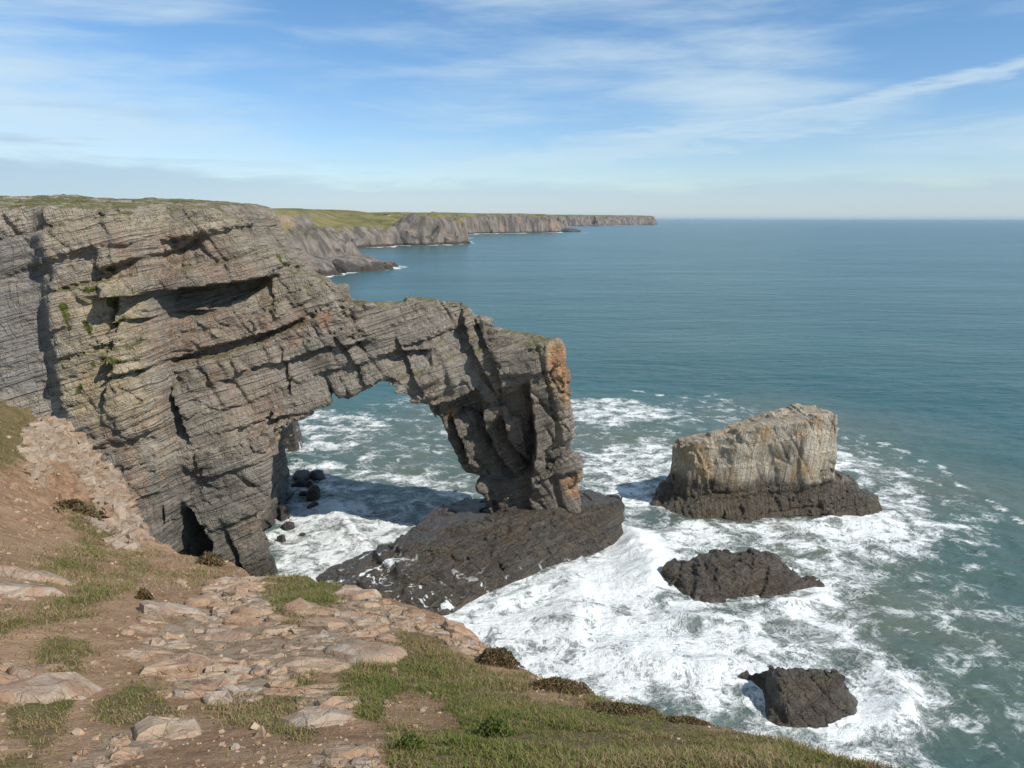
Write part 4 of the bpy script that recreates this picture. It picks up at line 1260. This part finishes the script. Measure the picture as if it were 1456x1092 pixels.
def blade_material(name, ramp):
    m, t = new_mat(name)
    tv = t.n('ShaderNodeAttribute', attribute_name='tint').outputs['Fac']
    r = t.n('ShaderNodeValToRGB', {0: tv})
    e = r.color_ramp.elements
    e[0].position, e[0].color = ramp[0][0], ramp[0][1] + (1,)
    e[1].position, e[1].color = ramp[-1][0], ramp[-1][1] + (1,)
    for p, c_ in ramp[1:-1]:
        q = e.new(p); q.color = c_ + (1,)
    p = t.n('ShaderNodeBsdfPrincipled', {'Base Color': r.outputs[0], 'Roughness': .6, 'Specular IOR Level': .25})
    tr = t.n('ShaderNodeBsdfTranslucent', {0: r.outputs[0]})
    mx = t.n('ShaderNodeMixShader', {0: .25, 1: p.outputs[0], 2: tr.outputs[0]})
    t.n('ShaderNodeOutputMaterial', {0: mx.outputs[0]})
    return m
M_BLADE = blade_material('turf_blades', [(0.05, (.065, .098, .018)), (.30, (.125, .160, .030)), (.48, (.175, .170, .050)), (.66, (.25, .18, .09)), (.85, (.34, .245, .15))])
gw = (mg ** 1.6 + .012) * view * GR ** -1.15
tag(grass_mesh('grass', 250000, gw, .016, .066, .0042, M_BLADE), 'short green and straw-coloured turf growing in patches on the slope', 'grass', kind='stuff')

# --- low leafy plants along the rim
def leafy(px, py, wpx, hpx, n, cols, label, seed):
    r_ = np.random.default_rng(seed)
    hx, hy = ground_hit(px, py)
    d = math.hypot(hx, hy)
    k = d * 1.12 / F
    rx, h = wpx * .5 * k, hpx * k
    a = r_.random(n) * 6.283; q = np.sqrt(r_.random(n)); hh = r_.random(n) ** .7
    lump = .7 + .6 * vn(np.cos(a) * 2 + seed, np.sin(a) * 2, q * 2)
    X = rx * q * np.cos(a) * (1 - .35 * hh) * lump; Y = rx * .9 * q * np.sin(a) * (1 - .35 * hh) * lump
    G = ground_z(hx + X, hy + Y, False)
    g0 = float(ground_z(np.array([hx]), np.array([hy]), False)[0])
    Zl = G - g0 + h * hh * lump * (1 - .5 * q * q)
    s = .008 * (d / 8) * (.7 + .9 * r_.random(n))
    u = r_.normal(size=(n, 3)); u /= np.linalg.norm(u, axis=1)[:, None]
    v = np.cross(u, r_.normal(size=(n, 3))); v /= np.linalg.norm(v, axis=1)[:, None]
    C = np.stack([X, Y, Zl], -1)
    V = np.stack([C - u * s[:, None] * 1.8, C + v * s[:, None] * .8, C + u * s[:, None] * 1.8, C - v * s[:, None] * .8], 1)
    Qf = np.arange(4 * n).reshape(n, 4)
    root = bpy.data.objects.new('low_plant', None); root.location = (hx, hy, g0); col.objects.link(root)
    tag(root, label, 'plant', 'low plants along the rim')
    add_mesh('foliage', V.reshape(-1, 3), Qf, cols, root, attrs={'tint': np.repeat(r_.random(n), 4)})
    bm = bmesh.new()
    for i in range(7):
        b = r_.random() * 6.283
        e = np.array([math.cos(b) * rx * .5, math.sin(b) * rx * .5, h * .55])
        tmp = [bm.verts.new(p_) for p_ in ((-.006, 0, -.02), (.006, 0, -.02), tuple(e))]
        tm2 = [bm.verts.new(p_) for p_ in ((0, -.006, -.02), (0, .006, -.02), tuple(e + [.002, 0, 0]))]
        bm.faces.new(tmp); bm.faces.new(tm2)
    me = bpy.data.meshes.new('stem'); bm.to_mesh(me); bm.free()
    me.materials.append(M_PEB)
    link('stem', me, root)
M_LEAFG = blade_material('green_leaves', [(0, (.045, .070, .014)), (.6, (.10, .135, .025)), (1, (.16, .15, .05))])
M_LEAFD = blade_material('dull_leaves', [(0, (.055, .045, .020)), (.4, (.095, .085, .030)), (.7, (.17, .10, .055)), (1, (.22, .15, .08))])
leafy(708, 942, 80, 20, 3000, M_LEAFD, 'dark bushy plant overhanging the rim above the surf', 1)
leafy(796, 980, 110, 15, 3400, M_LEAFD, 'wide dull green mat plant on the rim right of the bushy one', 2)
leafy(128, 748, 66, 24, 3200, M_LEAFD, 'flat olive-green bush on the slope below the cliff', 3)
leafy(206, 852, 24, 13, 900, M_LEAFD, 'small grey-green cushion plant alone on the bare soil', 4)
leafy(300, 803, 40, 16, 1200, M_LEAFD, 'olive cushion plant at the rim in front of the cave', 5)
leafy(885, 1012, 130, 13, 3400, M_LEAFD, 'spreading dull plant on the rim above the nearest surf', 6)
leafy(700, 1045, 60, 30, 2200, M_LEAFG, 'bright leafy plant in the large turf patch', 7)
leafy(585, 1065, 60, 26, 2000, M_LEAFG, 'bright leafy plant low in the turf beside the bare soil', 8)
leafy(975, 1028, 90, 10, 2000, M_LEAFD, 'thin brown-green plant farthest right along the rim', 9)

# ------------------------------------------------------------------ sea air
bm = bmesh.new()
bmesh.ops.create_cube(bm, size=1.0)
for v in bm.verts:
    v.co = (v.co.x * 140000, v.co.y * 140000, -4.0 if v.co.z < 0 else 72.0)
me = bpy.data.meshes.new('haze'); bm.to_mesh(me); bm.free()
hm, t = new_mat('sea_air')
vol = t.n('ShaderNodeVolumePrincipled', {'Color': (.68, .85, 1.0, 1), 'Density': 3.2e-5, 'Anisotropy': .2})
t.n('ShaderNodeOutputMaterial', {1: vol.outputs[0]})
me.materials.append(hm)
tag(link('haze', me), 'thin pale sea air over the water and coast', 'haze', kind='stuff')
